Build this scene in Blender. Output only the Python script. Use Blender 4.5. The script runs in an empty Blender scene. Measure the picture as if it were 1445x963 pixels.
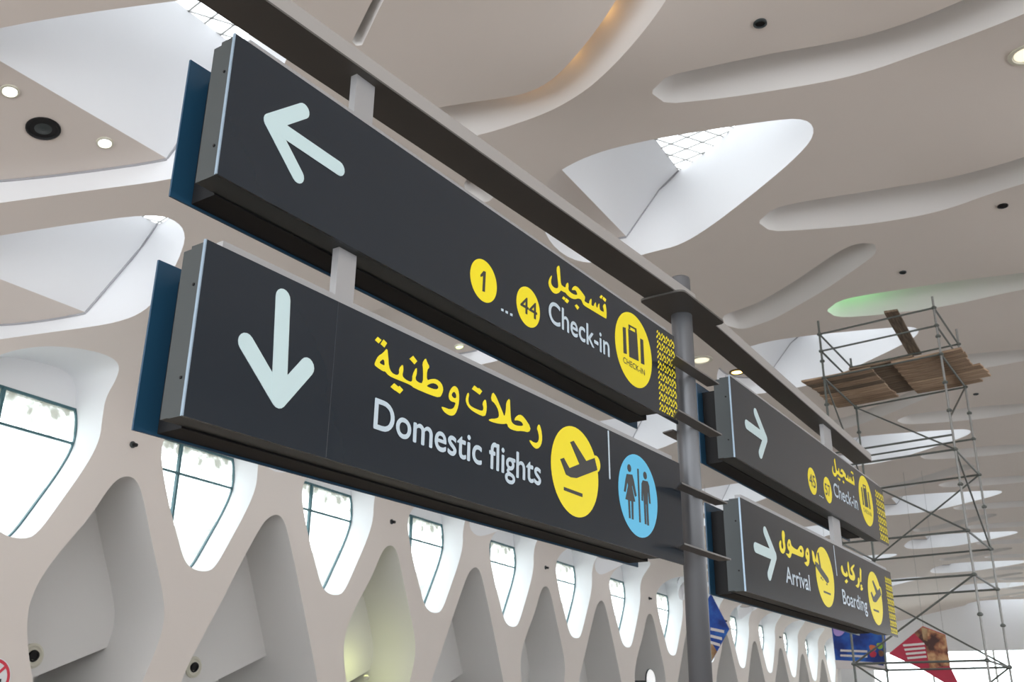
import bpy, math, random
import numpy as np
from mathutils import Vector, Matrix
from mathutils.geometry import delaunay_2d_cdt, tessellate_polygon

random.seed(7)
scene = bpy.context.scene
COL = scene.collection

# ------------------------------------------------------------------ camera
IMW, IMH, FPX = 1445.0, 963.0, 1410.0
CX, CY = IMW / 2, IMH / 2
CAMZ = 1.6                       # eye height over the floor
PITCH, ROLL = math.radians(20.955), math.radians(0.7392)
FWD = np.array([0, math.cos(PITCH), math.sin(PITCH)])
_r0 = np.array([1.0, 0, 0]); _u0 = np.cross(_r0, FWD)
RGT = math.cos(ROLL) * _r0 + math.sin(ROLL) * _u0
UPV = np.cross(RGT, FWD)
CAM = np.array([0, 0, CAMZ])
cam_data = bpy.data.cameras.new('camera')
cam = bpy.data.objects.new('camera', cam_data); COL.objects.link(cam)
cam_data.sensor_width = 36.0
cam_data.lens = FPX / IMW * 36.0
cam_data.clip_end = 600
cam_data.dof.use_dof = True
cam_data.dof.focus_distance = 5.2
cam_data.dof.aperture_fstop = 6.3
M = Matrix([[RGT[i], UPV[i], -FWD[i], CAM[i]] for i in range(3)] + [[0, 0, 0, 1]])
cam.matrix_world = M
scene.camera = cam

# ------------------------------------------------------------------ world, exposure
world = bpy.data.worlds.new('overcast_sky'); scene.world = world
world.use_nodes = True
bg = world.node_tree.nodes['Background']
bg.inputs[0].default_value = (0.93, 0.965, 1.0, 1)
bg.inputs[1].default_value = 4.3
scene.view_settings.view_transform = 'Standard'
scene.view_settings.look = 'None'
scene.view_settings.gamma = 1.0
scene.view_settings.use_curve_mapping = False
scene.view_settings.exposure = 0.0
scene.cycles.max_bounces = 8
scene.cycles.diffuse_bounces = 5
scene.cycles.transparent_max_bounces = 16

# ------------------------------------------------------------------ frames of the hall
AZ = math.radians(28.791)
U2 = np.array([math.sin(AZ), math.cos(AZ)]); V2 = np.array([math.cos(AZ), -math.sin(AZ)])
HC = 11.0                         # ceiling above the eye
VW = 20.9                         # left wall distance
UMIN, UMAX = -14.0, 9.6 * HC
def W(u, v, z):                   # hall coordinates (z over the eye) -> world
    return Vector((U2[0] * u + V2[0] * v, U2[1] * u + V2[1] * v, z + CAMZ))
def ray(p):
    d = FWD * FPX + RGT * (p[0] - CX) - UPV * (p[1] - CY)
    return d / np.linalg.norm(d)
# section of the shell: vertical wall, then a wide quarter ellipse, then flat
ZW = 0.33 * VW; EA = 0.70 * VW; EB = HC - ZW
VR = 22.0                         # right end of the ceiling
_sec = [(-VW, -CAMZ), (-VW, ZW)]
for i in range(1, 61):
    a = math.pi / 2 * i / 60
    _sec.append((-VW + EA * (1 - math.cos(a)), ZW + EB * math.sin(a)))
_sec.append((VR, HC))
SEC = np.array(_sec)
SARC = np.concatenate([[0], np.cumsum(np.hypot(*np.diff(SEC, axis=0).T))])
S_CURVE = SARC[1]; S_FLAT = SARC[61]; S_END = SARC[-1]
def vz_of_s(s):
    return float(np.interp(s, SARC, SEC[:, 0])), float(np.interp(s, SARC, SEC[:, 1]))
def s_of_z(z):                    # on wall and curve
    return float(np.interp(z, SEC[:62, 1], SARC[:62]))
def s_of_v(v):
    return float(np.interp(v, SEC[1:, 0], SARC[1:]))
BUMPS = []                        # soft dips of the ceiling: (u, v, ru, rv, depth)
def dip(u, v):
    d = 0.0
    for bu, bv, ru, rv, h in BUMPS:
        q = ((u - bu) / ru) ** 2 + ((v - bv) / rv) ** 2
        if q < 1: d += h * (1 - q) ** 2
    return d
def S3(u, s, up=0.0):
    v, z = vz_of_s(s)
    return W(u, v, z - dip(u, v) + up)
def shell_z(u, v):
    return vz_of_s(s_of_v(float(v)))[1] - dip(float(u), float(v))
def pix_shell(p):                 # where a line of sight meets the shell -> (u, s)
    d = ray(p); du, dv, dz = d[:2] @ U2, d[:2] @ V2, d[2]
    lo, hi = 0.5, 400.0
    def outside(t):
        v, z = dv * t, dz * t
        if v < -VW or z > HC: return True
        if z > ZW and v < -VW + EA:
            return ((v + VW - EA) / EA) ** 2 + ((z - ZW) / EB) ** 2 > 1
        return False
    for _ in range(50):
        m = (lo + hi) / 2
        if outside(m): hi = m
        else: lo = m
    v, z = dv * lo, dz * lo
    s = s_of_z(z) if (z < HC - 1e-3 and v < -VW + EA) else s_of_v(v)
    return (du * lo, s)

# ------------------------------------------------------------------ materials
def mat(name, col, rough=0.6, metal=0.0, noise=0.0, nscale=8.0, emit=None, estr=0.0, spec=0.5, bump=0.0):
    m = bpy.data.materials.new(name); m.use_nodes = True
    nt = m.node_tree; b = nt.nodes['Principled BSDF']
    b.inputs['Base Color'].default_value = (*col, 1)
    b.inputs['Roughness'].default_value = rough
    b.inputs['Metallic'].default_value = metal
    b.inputs['Specular IOR Level'].default_value = spec
    if noise or bump:
        tc = nt.nodes.new('ShaderNodeTexCoord')
        n = nt.nodes.new('ShaderNodeTexNoise'); n.inputs['Scale'].default_value = nscale; n.inputs['Detail'].default_value = 5
        nt.links.new(tc.outputs['Object'], n.inputs['Vector'])
        if noise:
            mx = nt.nodes.new('ShaderNodeMix'); mx.data_type = 'RGBA'
            mx.inputs[6].default_value = (*[max(0, c * (1 - noise)) for c in col], 1)
            mx.inputs[7].default_value = (*[min(1, c * (1 + noise)) for c in col], 1)
            nt.links.new(n.outputs['Fac'], mx.inputs[0]); nt.links.new(mx.outputs[2], b.inputs['Base Color'])
        if bump:
            bp = nt.nodes.new('ShaderNodeBump'); bp.inputs['Strength'].default_value = bump; bp.inputs['Distance'].default_value = 0.02
            nt.links.new(n.outputs['Fac'], bp.inputs['Height']); nt.links.new(bp.outputs['Normal'], b.inputs['Normal'])
    if emit:
        b.inputs['Emission Color'].default_value = (*emit, 1); b.inputs['Emission Strength'].default_value = estr
    return m
MT = {}
MT['plaster'] = mat('ceiling_plaster', (0.72, 0.66, 0.612), 0.8, noise=0.02, nscale=0.6)
MT['wallplaster'] = mat('wall_plaster', (0.76, 0.735, 0.715), 0.8, noise=0.02, nscale=0.6)
MT['white'] = mat('white_plaster', (0.78, 0.785, 0.80), 0.8, noise=0.01, nscale=0.6)
MT['niche'] = mat('niche_plaster', (0.69, 0.68, 0.665), 0.85, noise=0.02, nscale=0.7)
MT['floor'] = mat('polished_stone', (0.25, 0.205, 0.168), 0.3, noise=0.08, nscale=0.5)
MT['face'] = mat('slate_sign_film', (0.010, 0.0165, 0.025), 0.2, noise=0.04, nscale=3, spec=0.45)
MT['cab'] = mat('grey_sign_metal', (0.042, 0.052, 0.055), 0.42, 0.2, noise=0.05, nscale=6)
MT['cabdark'] = mat('brown_sign_underside', (0.055, 0.05, 0.045), 0.5, 0.2, noise=0.05)
MT['film'] = mat('blue_protective_film', (0.013, 0.062, 0.12), 0.35, 0.1, noise=0.1, nscale=4)
MT['edge'] = mat('light_blue_edge', (0.30, 0.40, 0.50), 0.3, 0.4)
MT['yellow'] = mat('yellow_vinyl', (0.86, 0.72, 0.006), 0.45)
MT['pale'] = mat('pale_mint_vinyl', (0.52, 0.66, 0.68), 0.4)
MT['text'] = mat('pale_blue_vinyl', (0.50, 0.60, 0.67), 0.4)
MT['cyan'] = mat('cyan_vinyl', (0.10, 0.50, 0.78), 0.4)
MT['ink'] = mat('black_vinyl', (0.028, 0.029, 0.03), 0.45)
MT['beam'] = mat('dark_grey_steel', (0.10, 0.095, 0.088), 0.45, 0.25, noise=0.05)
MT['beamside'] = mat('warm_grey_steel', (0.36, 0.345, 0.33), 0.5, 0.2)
MT['bracket'] = mat('bracket_steel', (0.16, 0.155, 0.15), 0.45, 0.3)
MT['pole'] = mat('grey_painted_steel', (0.13, 0.135, 0.145), 0.38, 0.4, noise=0.04)
MT['hanger'] = mat('pale_aluminium', (0.36, 0.36, 0.365), 0.45, 0.3)
MT['teal'] = mat('teal_window_frame', (0.05, 0.13, 0.15), 0.45)
MT['black'] = mat('black_plastic', (0.009, 0.009, 0.010), 0.6, spec=0.3)
MT['cream'] = mat('cream_plastic', (0.62, 0.60, 0.50), 0.5)
MT['lattice'] = mat('white_lattice', (0.60, 0.60, 0.58), 0.6)
MT['scaf'] = mat('scaffold_steel', (0.115, 0.125, 0.115), 0.5, 0.35, noise=0.25, nscale=12)
MT['scafl'] = mat('galvanised_steel', (0.27, 0.27, 0.26), 0.5, 0.4, noise=0.2, nscale=12)
MT['lampw'] = mat('lit_lamp_white', (1, 1, 1), 0.5, emit=(1, 1, 0.98), estr=6)
MT['lampo'] = mat('lit_lamp_amber', (1, 0.8, 0.4), 0.5, emit=(1.0, 0.62, 0.18), estr=7)
MT['lampc'] = mat('lit_lamp_cream', (1, 0.95, 0.8), 0.5, emit=(1.0, 0.92, 0.68), estr=0.85)
MT['lampd'] = mat('glowing_diffuser', (.8, .8, .8), 0.5, emit=(1, 1, 1), estr=0.45)
MT['lampg'] = mat('lit_lamp_lime', (0.9, 1, 0.6), 0.5, emit=(0.85, 1.0, 0.45), estr=3)
MT['troughp'] = mat('trough_plaster', (0.74, 0.725, 0.71), 0.8)
MT['seam'] = mat('sign_seam', (0.03, 0.036, 0.043), 0.4)
MT['shadow_gap_bar'] = mat('shadow_gap_grey', (0.36, 0.36, 0.38), 0.7)  # shade of the coffer gap put into a grey
MT['brass'] = mat('dark_brass', (0.12, 0.08, 0.03), 0.3, 0.8)
MT['red'] = mat('red_print', (0.62, 0.02, 0.05), 0.45)
MT['signwhite'] = mat('white_print', (0.78, 0.80, 0.82), 0.45)
def wood_mat(name, c1, c2):
    m = bpy.data.materials.new(name); m.use_nodes = True; nt = m.node_tree; b = nt.nodes['Principled BSDF']
    tc = nt.nodes.new('ShaderNodeTexCoord'); mp = nt.nodes.new('ShaderNodeMapping'); mp.inputs['Scale'].default_value = (1.2, 14, 14)
    n = nt.nodes.new('ShaderNodeTexNoise'); n.inputs['Scale'].default_value = 1.6; n.inputs['Detail'].default_value = 6
    rp = nt.nodes.new('ShaderNodeValToRGB'); rp.color_ramp.elements[0].position = 0.35; rp.color_ramp.elements[1].position = 0.7
    rp.color_ramp.elements[0].color = (*c1, 1); rp.color_ramp.elements[1].color = (*c2, 1)
    nt.links.new(tc.outputs['Object'], mp.inputs[0]); nt.links.new(mp.outputs[0], n.inputs['Vector'])
    nt.links.new(n.outputs['Fac'], rp.inputs[0]); nt.links.new(rp.outputs[0], b.inputs['Base Color'])
    b.inputs['Roughness'].default_value = 0.8
    return m
MT['wood1'] = wood_mat('weathered_plank_wood', (0.20, 0.13, 0.08), (0.50, 0.36, 0.25))
MT['wood2'] = wood_mat('old_dark_plank_wood', (0.09, 0.065, 0.045), (0.26, 0.19, 0.13))
MT['wood3'] = wood_mat('pale_plank_wood', (0.30, 0.20, 0.125), (0.60, 0.45, 0.32))
def glass_mat(tint=(0.95, 0.98, 0.97)):
    m = bpy.data.materials.new('window_glass' if tint[0] > .9 else 'tinted_skylight_glass'); m.use_nodes = True; nt = m.node_tree; nt.nodes.clear()
    o = nt.nodes.new('ShaderNodeOutputMaterial'); mx = nt.nodes.new('ShaderNodeMixShader')
    t = nt.nodes.new('ShaderNodeBsdfTransparent'); g = nt.nodes.new('ShaderNodeBsdfGlossy'); g.inputs['Roughness'].default_value = 0.05
    t.inputs[0].default_value = (*tint, 1)
    mx.inputs[0].default_value = 0.05; nt.links.new(t.outputs[0], mx.inputs[1]); nt.links.new(g.outputs[0], mx.inputs[2])
    nt.links.new(mx.outputs[0], o.inputs[0]); return m
MT['glass'] = glass_mat()
MT['skyglass'] = glass_mat((0.80, 0.82, 0.83))
def blotchy_glass():  # grey-green blotches on the pane, thicker towards the top
    m = bpy.data.materials.new('blotchy_window_glass'); m.use_nodes = True; nt = m.node_tree; nt.nodes.clear()
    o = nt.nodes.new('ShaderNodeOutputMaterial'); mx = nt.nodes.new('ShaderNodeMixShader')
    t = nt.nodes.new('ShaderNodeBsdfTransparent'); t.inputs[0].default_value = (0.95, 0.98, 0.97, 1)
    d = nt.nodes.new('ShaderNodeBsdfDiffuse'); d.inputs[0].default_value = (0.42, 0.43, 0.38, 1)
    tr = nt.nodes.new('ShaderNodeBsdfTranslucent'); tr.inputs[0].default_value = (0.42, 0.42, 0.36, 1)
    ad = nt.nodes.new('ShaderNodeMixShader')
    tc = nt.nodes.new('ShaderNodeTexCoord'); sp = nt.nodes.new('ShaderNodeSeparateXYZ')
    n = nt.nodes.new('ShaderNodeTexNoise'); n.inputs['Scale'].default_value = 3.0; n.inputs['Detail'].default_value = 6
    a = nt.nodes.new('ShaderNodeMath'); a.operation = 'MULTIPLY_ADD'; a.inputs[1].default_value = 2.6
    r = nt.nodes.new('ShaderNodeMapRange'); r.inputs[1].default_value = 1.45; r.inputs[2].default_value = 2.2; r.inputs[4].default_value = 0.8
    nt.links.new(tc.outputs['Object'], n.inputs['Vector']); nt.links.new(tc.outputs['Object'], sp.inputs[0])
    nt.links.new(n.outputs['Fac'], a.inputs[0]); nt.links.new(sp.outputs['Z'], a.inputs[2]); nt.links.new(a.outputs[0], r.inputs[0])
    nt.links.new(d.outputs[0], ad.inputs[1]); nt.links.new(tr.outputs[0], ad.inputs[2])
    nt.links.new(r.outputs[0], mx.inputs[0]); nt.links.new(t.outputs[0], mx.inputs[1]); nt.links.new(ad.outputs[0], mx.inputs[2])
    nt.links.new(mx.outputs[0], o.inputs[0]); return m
MT['dglass'] = blotchy_glass()

# ------------------------------------------------------------------ mesh helpers
def link(o, parent=None):
    COL.objects.link(o)
    if parent is not None:
        o.parent = parent
        o.matrix_parent_inverse = parent.matrix_basis.inverted()
    return o
def mesh_obj(name, verts, faces, m, parent=None, smooth=False):
    me = bpy.data.meshes.new(name)
    me.from_pydata([tuple(v) for v in verts], [], faces)
    me.validate(); me.update()
    if smooth:
        for p in me.polygons: p.use_smooth = True
    me.materials.append(MT[m] if isinstance(m, str) else m)
    return link(bpy.data.objects.new(name, me), parent)
def empty(name, loc, label, cat, group=None):
    o = bpy.data.objects.new(name, None); o.location = loc; o.empty_display_size = 0.2
    COL.objects.link(o); tag(o, label, cat, group); return o
def tag(o, label, cat, group=None):
    o['label'] = label; o['category'] = cat
    if group: o['group'] = group
    return o
def struct(o): o['kind'] = 'structure'; return o
class MB:
    def __init__(s): s.v = []; s.f = []
    def add(s, vs, fs):
        b = len(s.v); s.v += [Vector(v) for v in vs]; s.f += [tuple(b + i for i in f) for f in fs]; return s
    def hexa(s, p):               # 8 points, bottom 4 then top 4
        return s.add(p, [(3, 2, 1, 0), (4, 5, 6, 7), (0, 1, 5, 4), (1, 2, 6, 5), (2, 3, 7, 6), (3, 0, 4, 7)])
    def bar(s, a, b, w, h, up=(0, 0, 1)):
        a, b = Vector(a), Vector(b); d = (b - a).normalized(); x = d.cross(Vector(up))
        if x.length < 1e-4: x = d.cross(Vector((1, 0, 0)))
        x.normalize(); y = x.cross(d)
        q = [x * i * w / 2 + y * j * h / 2 for i, j in ((-1, -1), (1, -1), (1, 1), (-1, 1))]
        return s.hexa([a + k for k in q] + [b + k for k in q])
    def tube(s, a, b, r, n=10, r2=None):
        a, b = Vector(a), Vector(b); d = (b - a).normalized(); r2 = r if r2 is None else r2
        x = d.cross(Vector((0, 0, 1)))
        if x.length < 1e-3: x = Vector((1, 0, 0))
        x.normalize(); y = d.cross(x)
        c = [x * math.cos(2 * math.pi * i / n) + y * math.sin(2 * math.pi * i / n) for i in range(n)]
        vs = [a + k * r for k in c] + [b + k * r2 for k in c]
        fs = [(i, (i + 1) % n, n + (i + 1) % n, n + i) for i in range(n)] + [tuple(range(n - 1, -1, -1)), tuple(range(n, 2 * n))]
        return s.add(vs, fs)
    def lathe(s, c, ax, prof, n=20):   # prof: list of (radius, along axis)
        c, ax = Vector(c), Vector(ax).normalized()
        x = ax.cross(Vector((0, 0, 1)))
        if x.length < 1e-3: x = Vector((1, 0, 0))
        x.normalize(); y = ax.cross(x); vs = []
        for r, h in prof:
            for i in range(n):
                a = 2 * math.pi * i / n; vs.append(c + ax * h + (x * math.cos(a) + y * math.sin(a)) * r)
        fs = [(j * n + i, j * n + (i + 1) % n, (j + 1) * n + (i + 1) % n, (j + 1) * n + i) for j in range(len(prof) - 1) for i in range(n)]
        fs += [tuple(range(n - 1, -1, -1)), tuple((len(prof) - 1) * n + i for i in range(n))]
        return s.add(vs, fs)
    def build(s, name, m, parent=None, smooth=False): return mesh_obj(name, s.v, s.f, m, parent, smooth)
def chaikin(p, k=2):
    for _ in range(k):
        q = []
        for i in range(len(p)):
            a, b = np.array(p[i], float), np.array(p[(i + 1) % len(p)], float)
            q += [tuple(a * .75 + b * .25), tuple(a * .25 + b * .75)]
        p = q
    return p
def inside(pt, poly):
    x, y = pt; c = False; n = len(poly)
    for i in range(n):
        x1, y1 = poly[i]; x2, y2 = poly[(i + 1) % n]
        if (y1 > y) != (y2 > y) and x < (x2 - x1) * (y - y1) / (y2 - y1) + x1: c = not c
    return c
def area2(p):
    return sum(p[i][0] * p[(i + 1) % len(p)][1] - p[(i + 1) % len(p)][0] * p[i][1] for i in range(len(p)))
def clip(poly, fn):               # keep fn >= 0
    out = []
    for i in range(len(poly)):
        a, b = poly[i], poly[(i + 1) % len(poly)]; fa, fb = fn(a), fn(b)
        if fa >= 0: out.append(a)
        if (fa >= 0) != (fb >= 0):
            t = fa / (fa - fb); out.append(tuple(a[k] + (b[k] - a[k]) * t for k in range(len(a))))
    return out
def tess(loops):
    """triangles of a polygon with holes, loops are lists of 2D points"""
    tri = tessellate_polygon([[Vector((x, y, 0)) for x, y in l] for l in loops])
    return [p for l in loops for p in l], [tuple(t) for t in tri]

# ================================================================== THE SHELL
HOLES = []          # (u, s) loops cut out of the shell

# --- side windows and niches of the left wall
WC = [0.70, 0.975, 1.256, 1.543, 1.834, 2.136, 2.442, 2.771, 3.11, 3.449]
while WC[-1] < 5.1: WC.append(WC[-1] + (WC[-1] - WC[-2]) + 0.006)
WT = [(0.012, .1825), (0.028, .190), (.05, .228), (.08, .282), (.092, .315), (.090, .342), (.082, .364), (.080, .384), (.068, .398), (.04, .401),
      (.0, .397), (-.035, .389), (-.065, .375), (-.086, .355), (-.094, .33), (-.09, .308), (-.07, .262), (-.047, .222), (-.03, .192), (-.012, .1825)]
DT = [(0.004, .281), (-.012, .276), (-.026, .260), (-.046, .222), (-.088, .166), (-.106, .130), (-.109, .10), (-.094, .052), (-.068, 0), (-.038, -.06),
      (.036, -.06), (.05, 0), (.072, .046), (.088, .088), (.093, .118), (.083, .150), (.052, .211), (.028, .262), (.016, .277)]
DT2 = [(0.0, .282), (-.016, .277), (-.033, .262), (-.069, .2), (-.096, .149), (-.127, .095), (-.154, .045), (-.178, -.06),
       (.152, -.06), (.124, .05), (.112, .078), (.064, .182), (.024, .262), (.012, .277)]
def wscale(k): return (WC[min(k + 1, len(WC) - 1)] - WC[max(k - 1, 0)]) / (2 if 0 < k < len(WC) - 1 else 1) / 0.285
WIN, NICHE = [], []
for k, c in enumerate(WC):
    f = wscale(k)
    lp = chaikin([((c + a * f) * VW, s_of_z(z * VW)) for a, z in WT], 2)
    WIN.append((k, c, f, lp)); HOLES.append(lp)
for k in range(-1, len(WC) - 1):
    c = (WC[k] + WC[k + 1]) / 2 if k >= 0 else WC[0] - 0.135
    f = wscale(max(k, 0))
    lp = chaikin([((c + a * f) * VW, (z * VW + CAMZ)) for a, z in (DT if k % 2 == 0 else DT2)], 2)
    NICHE.append((k, c, f, lp)); HOLES.append(lp)

# --- skylight coffers: outline, then the corner points of the inner facet
def ray_at_z(p, z):
    d = ray(p); return d * (z / d[2])
def plan(X): return (float(X[0] * U2[0] + X[1] * U2[1]), float(X[0] * V2[0] + X[1] * V2[1]))
COFFERS = []       # dict(loop, E0, P0, P1, P2, a)  all in hall coordinates (u, v, z)
def hall_of(u, s):
    v, z = vz_of_s(s); return (u, v, z)
def far_wall(p, loop):            # line of sight against the vertical wall standing on the rim
    d = ray(p); du, dv = float(d[:2] @ U2), float(d[:2] @ V2); best = None
    L = [hall_of(*q)[:2] for q in loop]
    for i in range(len(L)):
        (x1, y1), (x2, y2) = L[i], L[(i + 1) % len(L)]
        ex, ey = x2 - x1, y2 - y1; den = du * ey - dv * ex
        if abs(den) < 1e-9: continue
        t = (x1 * ey - y1 * ex) / den; w = (x1 * dv - y1 * du) / den
        if t > 0 and 0 <= w <= 1 and (best is None or t > best): best = t
    return (du * best, dv * best, float(d[2]) * best)
def coffer_px(outline, e0, p0, p1, p2, q0=None):
    loop = chaikin([pix_shell(p) for p in outline], 2)
    P0 = far_wall(p0, loop); zs = P0[2]
    X = ray_at_z(e0, zs + 0.0); E0 = (*plan(X), zs)
    P1 = far_wall(p1, loop); P2 = far_wall(p2, loop)
    Q = far_wall(q0, loop) if q0 else (P0[0], P0[1] - 3.0, P0[2])
    COFFERS.append(dict(loop=loop, E0=E0, P0=P0, P1=P1, P2=P2, Q=Q)); HOLES.append(loop)
    return COFFERS[-1]
SKY1 = coffer_px([(793, 238), (840, 216), (900, 201), (960, 190), (1080, 171), (1140, 166), (1152, 190), (1120, 226), (1060, 276), (1000, 322),
                  (960, 346), (920, 356), (870, 370), (815, 372), (775, 345), (760, 300), (770, 258)], (793, 240), (884, 334), (930, 268), (958, 240))
OP1 = coffer_px([(-240, 95), (-120, 62), (0, 40), (60, 28), (260, 0), (345, -10), (400, 5), (418, 40), (395, 110), (340, 200), (300, 236), (240, 255), (100, 273), (0, 287),
                 (-120, 305), (-240, 300), (-300, 200)], (0, 86), (236, 224), (300, 130), (331, 64), (0, 255))
OP2 = coffer_px([(-200, 372), (-100, 352), (0, 333), (110, 316), (205, 303), (245, 308), (264, 330), (252, 368), (228, 412), (205, 440), (165, 456), (100, 466), (0, 480),
                 (-100, 495), (-190, 490), (-240, 430)], (0, 394), (121, 441), (197, 352), (222, 316), (0, 458))
def soffit_plane(C):
    a, b, c = (np.array(C[k]) for k in ('P0', 'E0', 'Q')); n = np.cross(b - a, c - a); return a, n
def soffit_z(C, u, v):
    a, n = soffit_plane(C); return float(a[2] - (n[0] * (u - a[0]) + n[1] * (v - a[1])) / n[2])
def coffer_copy(src, du, ds=0.0):
    vs0 = [vz_of_s(s)[0] for _, s in src['loop']]
    mv = lambda P: (P[0] + du, P[1] + ds, P[2])
    loop = [(u + du, s + ds) for u, s in src['loop']]
    c = dict(loop=loop, **{k: mv(src[k]) for k in ('E0', 'P0', 'P1', 'P2', 'Q')})
    COFFERS.append(c); HOLES.append(loop)
for k in range(1, 8): coffer_copy(SKY1, 1.118 * HC * k, 0.05 * HC * min(k, 3) * 0.5)
for k in range(1, 7): coffer_copy(OP1, 1.118 * HC * k + .25)
for k in range(1, 6): coffer_copy(OP2, 1.118 * HC * k)

# --- light troughs: near edge, far edge (matching points), in (u, v) over HC
TROUGHS = []
def trough(near, far, depth):
    near = [(u * HC, v * HC) for u, v in near]; far = [(u * HC, v * HC) for u, v in far]
    def rs(p, n=44):
        p = np.array(p); d = np.concatenate([[0], np.cumsum(np.hypot(*np.diff(p, axis=0).T))]); t = np.linspace(0, d[-1], n)
        # smooth resample
        q = np.stack([np.interp(t, d, p[:, 0]), np.interp(t, d, p[:, 1])], 1)
        for _ in range(12): q[1:-1] = (q[:-2] + 2 * q[1:-1] + q[2:]) / 4
        return q
    n, f = rs(near), rs(far)
    k = len(n); 
    hw = float(np.hypot(*(n - f).T).mean()) / 2; ln_ = float(np.hypot(*np.diff((n + f) / 2, axis=0).T).sum()) / (k - 1)
    w = np.array([(lambda x: math.sqrt(max(0.02, 1 - (1 - x) ** 2)))(min(1.0, min(i, k - 1 - i) * ln_ / (hw * .75))) for i in range(k)])
    mid = (n + f) / 2
    n2 = mid + (n - mid) * w[:, None]; f2 = mid + (f - mid) * w[:, None]
    loop = [(float(u), s_of_v(float(v))) for u, v in n2] + [(float(u), s_of_v(float(v))) for u, v in f2[::-1]]
    HOLES.append(loop); TROUGHS.append((n2, f2, w, depth))
def shift(p, du, dv): return [(u + du, v + dv) for u, v in p]
def uvpx(l): return [tuple(float(c) / HC for c in plan(ray_at_z(p, HC))) for p in l]
TBn = uvpx([(921, 98), (945, 94), (1080, 77), (1220, 54), (1330, 0)]) + [(1.24, .2), (1.20, .33)]
TBf = uvpx([(920, 147), (985, 144), (1100, 127), (1220, 106), (1330, 62)]) + [(1.36, .2), (1.31, .33)]
TCn = uvpx([(1074, 298), (1110, 288), (1220, 271), (1320, 255), (1445, 206)]) + [(1.77, .2), (1.73, .35)]
TCf = uvpx([(1070, 328), (1120, 326), (1220, 318), (1330, 300), (1445, 254)]) + [(1.90, .2), (1.85, .35)]
TEn = uvpx([(1170, 427), (1210, 418), (1330, 400), (1445, 374)]) + [(2.37, .15), (2.32, .36)]
TEf = uvpx([(1166, 449), (1220, 447), (1330, 434), (1445, 408)]) + [(2.50, .15), (2.45, .36)]
trough(TBn, TBf, 1.9); trough(TCn, TCf, 1.9); trough(TEn, TEf, 1.9)
for k in range(3, 15): trough(shift(TEn, .555 * (k - 2), .0), shift(TEf, .555 * (k - 2), .0), 1.9)
TAn = uvpx([(863, 0), (776, 105), (743, 127), (631, 147), (560, 152)])
TAf = uvpx([(932, 0), (823, 120), (769, 160), (685, 187), (610, 196)])
TAn = [(TAn[0][0] - .12, TAn[0][1] + .13)] + TAn; TAf = [(TAf[0][0] - .12, TAf[0][1] + .13)] + TAf
trough(TAn, TAf, 1.5)
TDn = uvpx([(1222, 339), (1192, 349), (1120, 398), (1070, 428), (1010, 448)])
TDf = uvpx([(1244, 351), (1226, 367), (1160, 412), (1090, 452), (1040, 468)])
trough(TDn, TDf, 1.0)
for k in range(1, 7): trough(shift(TDn, 1.118 * k, 0), shift(TDf, 1.118 * k, 0), 0.8)
trough(uvpx([(572, -80), (524, 0), (496, 55)]), uvpx([(588, -80), (540, 0), (510, 61)]), 0.9)
trough(uvpx([(672, 231), (660, 245), (648, 258)]), uvpx([(708, 258), (697, 270), (686, 284)]), 1.0)
# the ceiling sags a little in front of each trough lip
for n2, f2, w, d in TROUGHS:
    m = n2[len(n2) // 2 + 2]
    if d > 1: BUMPS.append((float(m[0]) - 0.2, float(m[1]) + 1.4, 2.4, 3.6, 0.28))

# --- triangulate the shell in (u, s) and cut the openings
def build_shell():
    pts, edges = [], []
    for lp in HOLES:
        b = len(pts); n = len(lp)
        pts += [Vector((float(u), float(s))) for u, s in lp]; edges += [(b + i, b + (i + 1) % n) for i in range(n)]
    b = len(pts)
    pts += [Vector(q) for q in ((UMIN, 0), (UMAX, 0), (UMAX, S_END), (UMIN, S_END))]
    edges += [(b, b + 1), (b + 1, b + 2), (b + 2, b + 3), (b + 3, b)]
    seam = s_of_z(0.425 * VW)
    b = len(pts); pts += [Vector((UMIN, seam)), Vector((UMAX, seam))]; edges += [(b, b + 1)]
    us = np.concatenate([np.arange(UMIN + 1, 46, 0.9), np.arange(46, UMAX, 2.0)])
    ss = np.concatenate([np.arange(1.0, S_CURVE, 2.0), np.arange(S_CURVE, S_FLAT, 0.55), np.arange(S_FLAT, S_END - .2, 0.8), [seam - .12, seam + .12]])
    boxes = [(min(p[0] for p in l) - .15, max(p[0] for p in l) + .15, min(p[1] for p in l) - .15, max(p[1] for p in l) + .15) for l in HOLES]
    for u in us:
        for s in ss:
            if any(x0 < u < x1 and y0 < s < y1 and inside((u, s), HOLES[i]) for i, (x0, x1, y0, y1) in enumerate(boxes)): continue
            pts.append(Vector((float(u), float(s))))
    v, e, f, _, _, _ = delaunay_2d_cdt(pts, edges, [], 0, 1e-5)
    P3 = [S3(q[0], q[1]) for q in v]
    wall, ceil = [], []
    for t in f:
        cu = sum(v[i][0] for i in t) / 3; cs = sum(v[i][1] for i in t) / 3
        if any(x0 < cu < x1 and y0 < cs < y1 and inside((cu, cs), HOLES[i]) for i, (x0, x1, y0, y1) in enumerate(boxes)): continue
        (wall if cs < seam else ceil).append(tuple(reversed(t)))
    def part(name, fs, m):
        used = sorted({i for t in fs for i in t}); ix = {a: b for b, a in enumerate(used)}
        return struct(mesh_obj(name, [P3[i] for i in used], [tuple(ix[i] for i in t) for t in fs], m, smooth=True))
    return part('wall_left', wall, 'plaster'), part('ceiling', ceil, 'plaster')
WALL, CEIL = build_shell()
floor_mb = MB(); fp = [W(UMIN, -VW - 6, -CAMZ), W(UMAX + 8, -VW - 6, -CAMZ), W(UMAX + 8, VR + 1, -CAMZ), W(UMIN, VR + 1, -CAMZ)]
floor_mb.hexa([p - Vector((0, 0, 0.3)) for p in fp] + fp)
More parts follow.
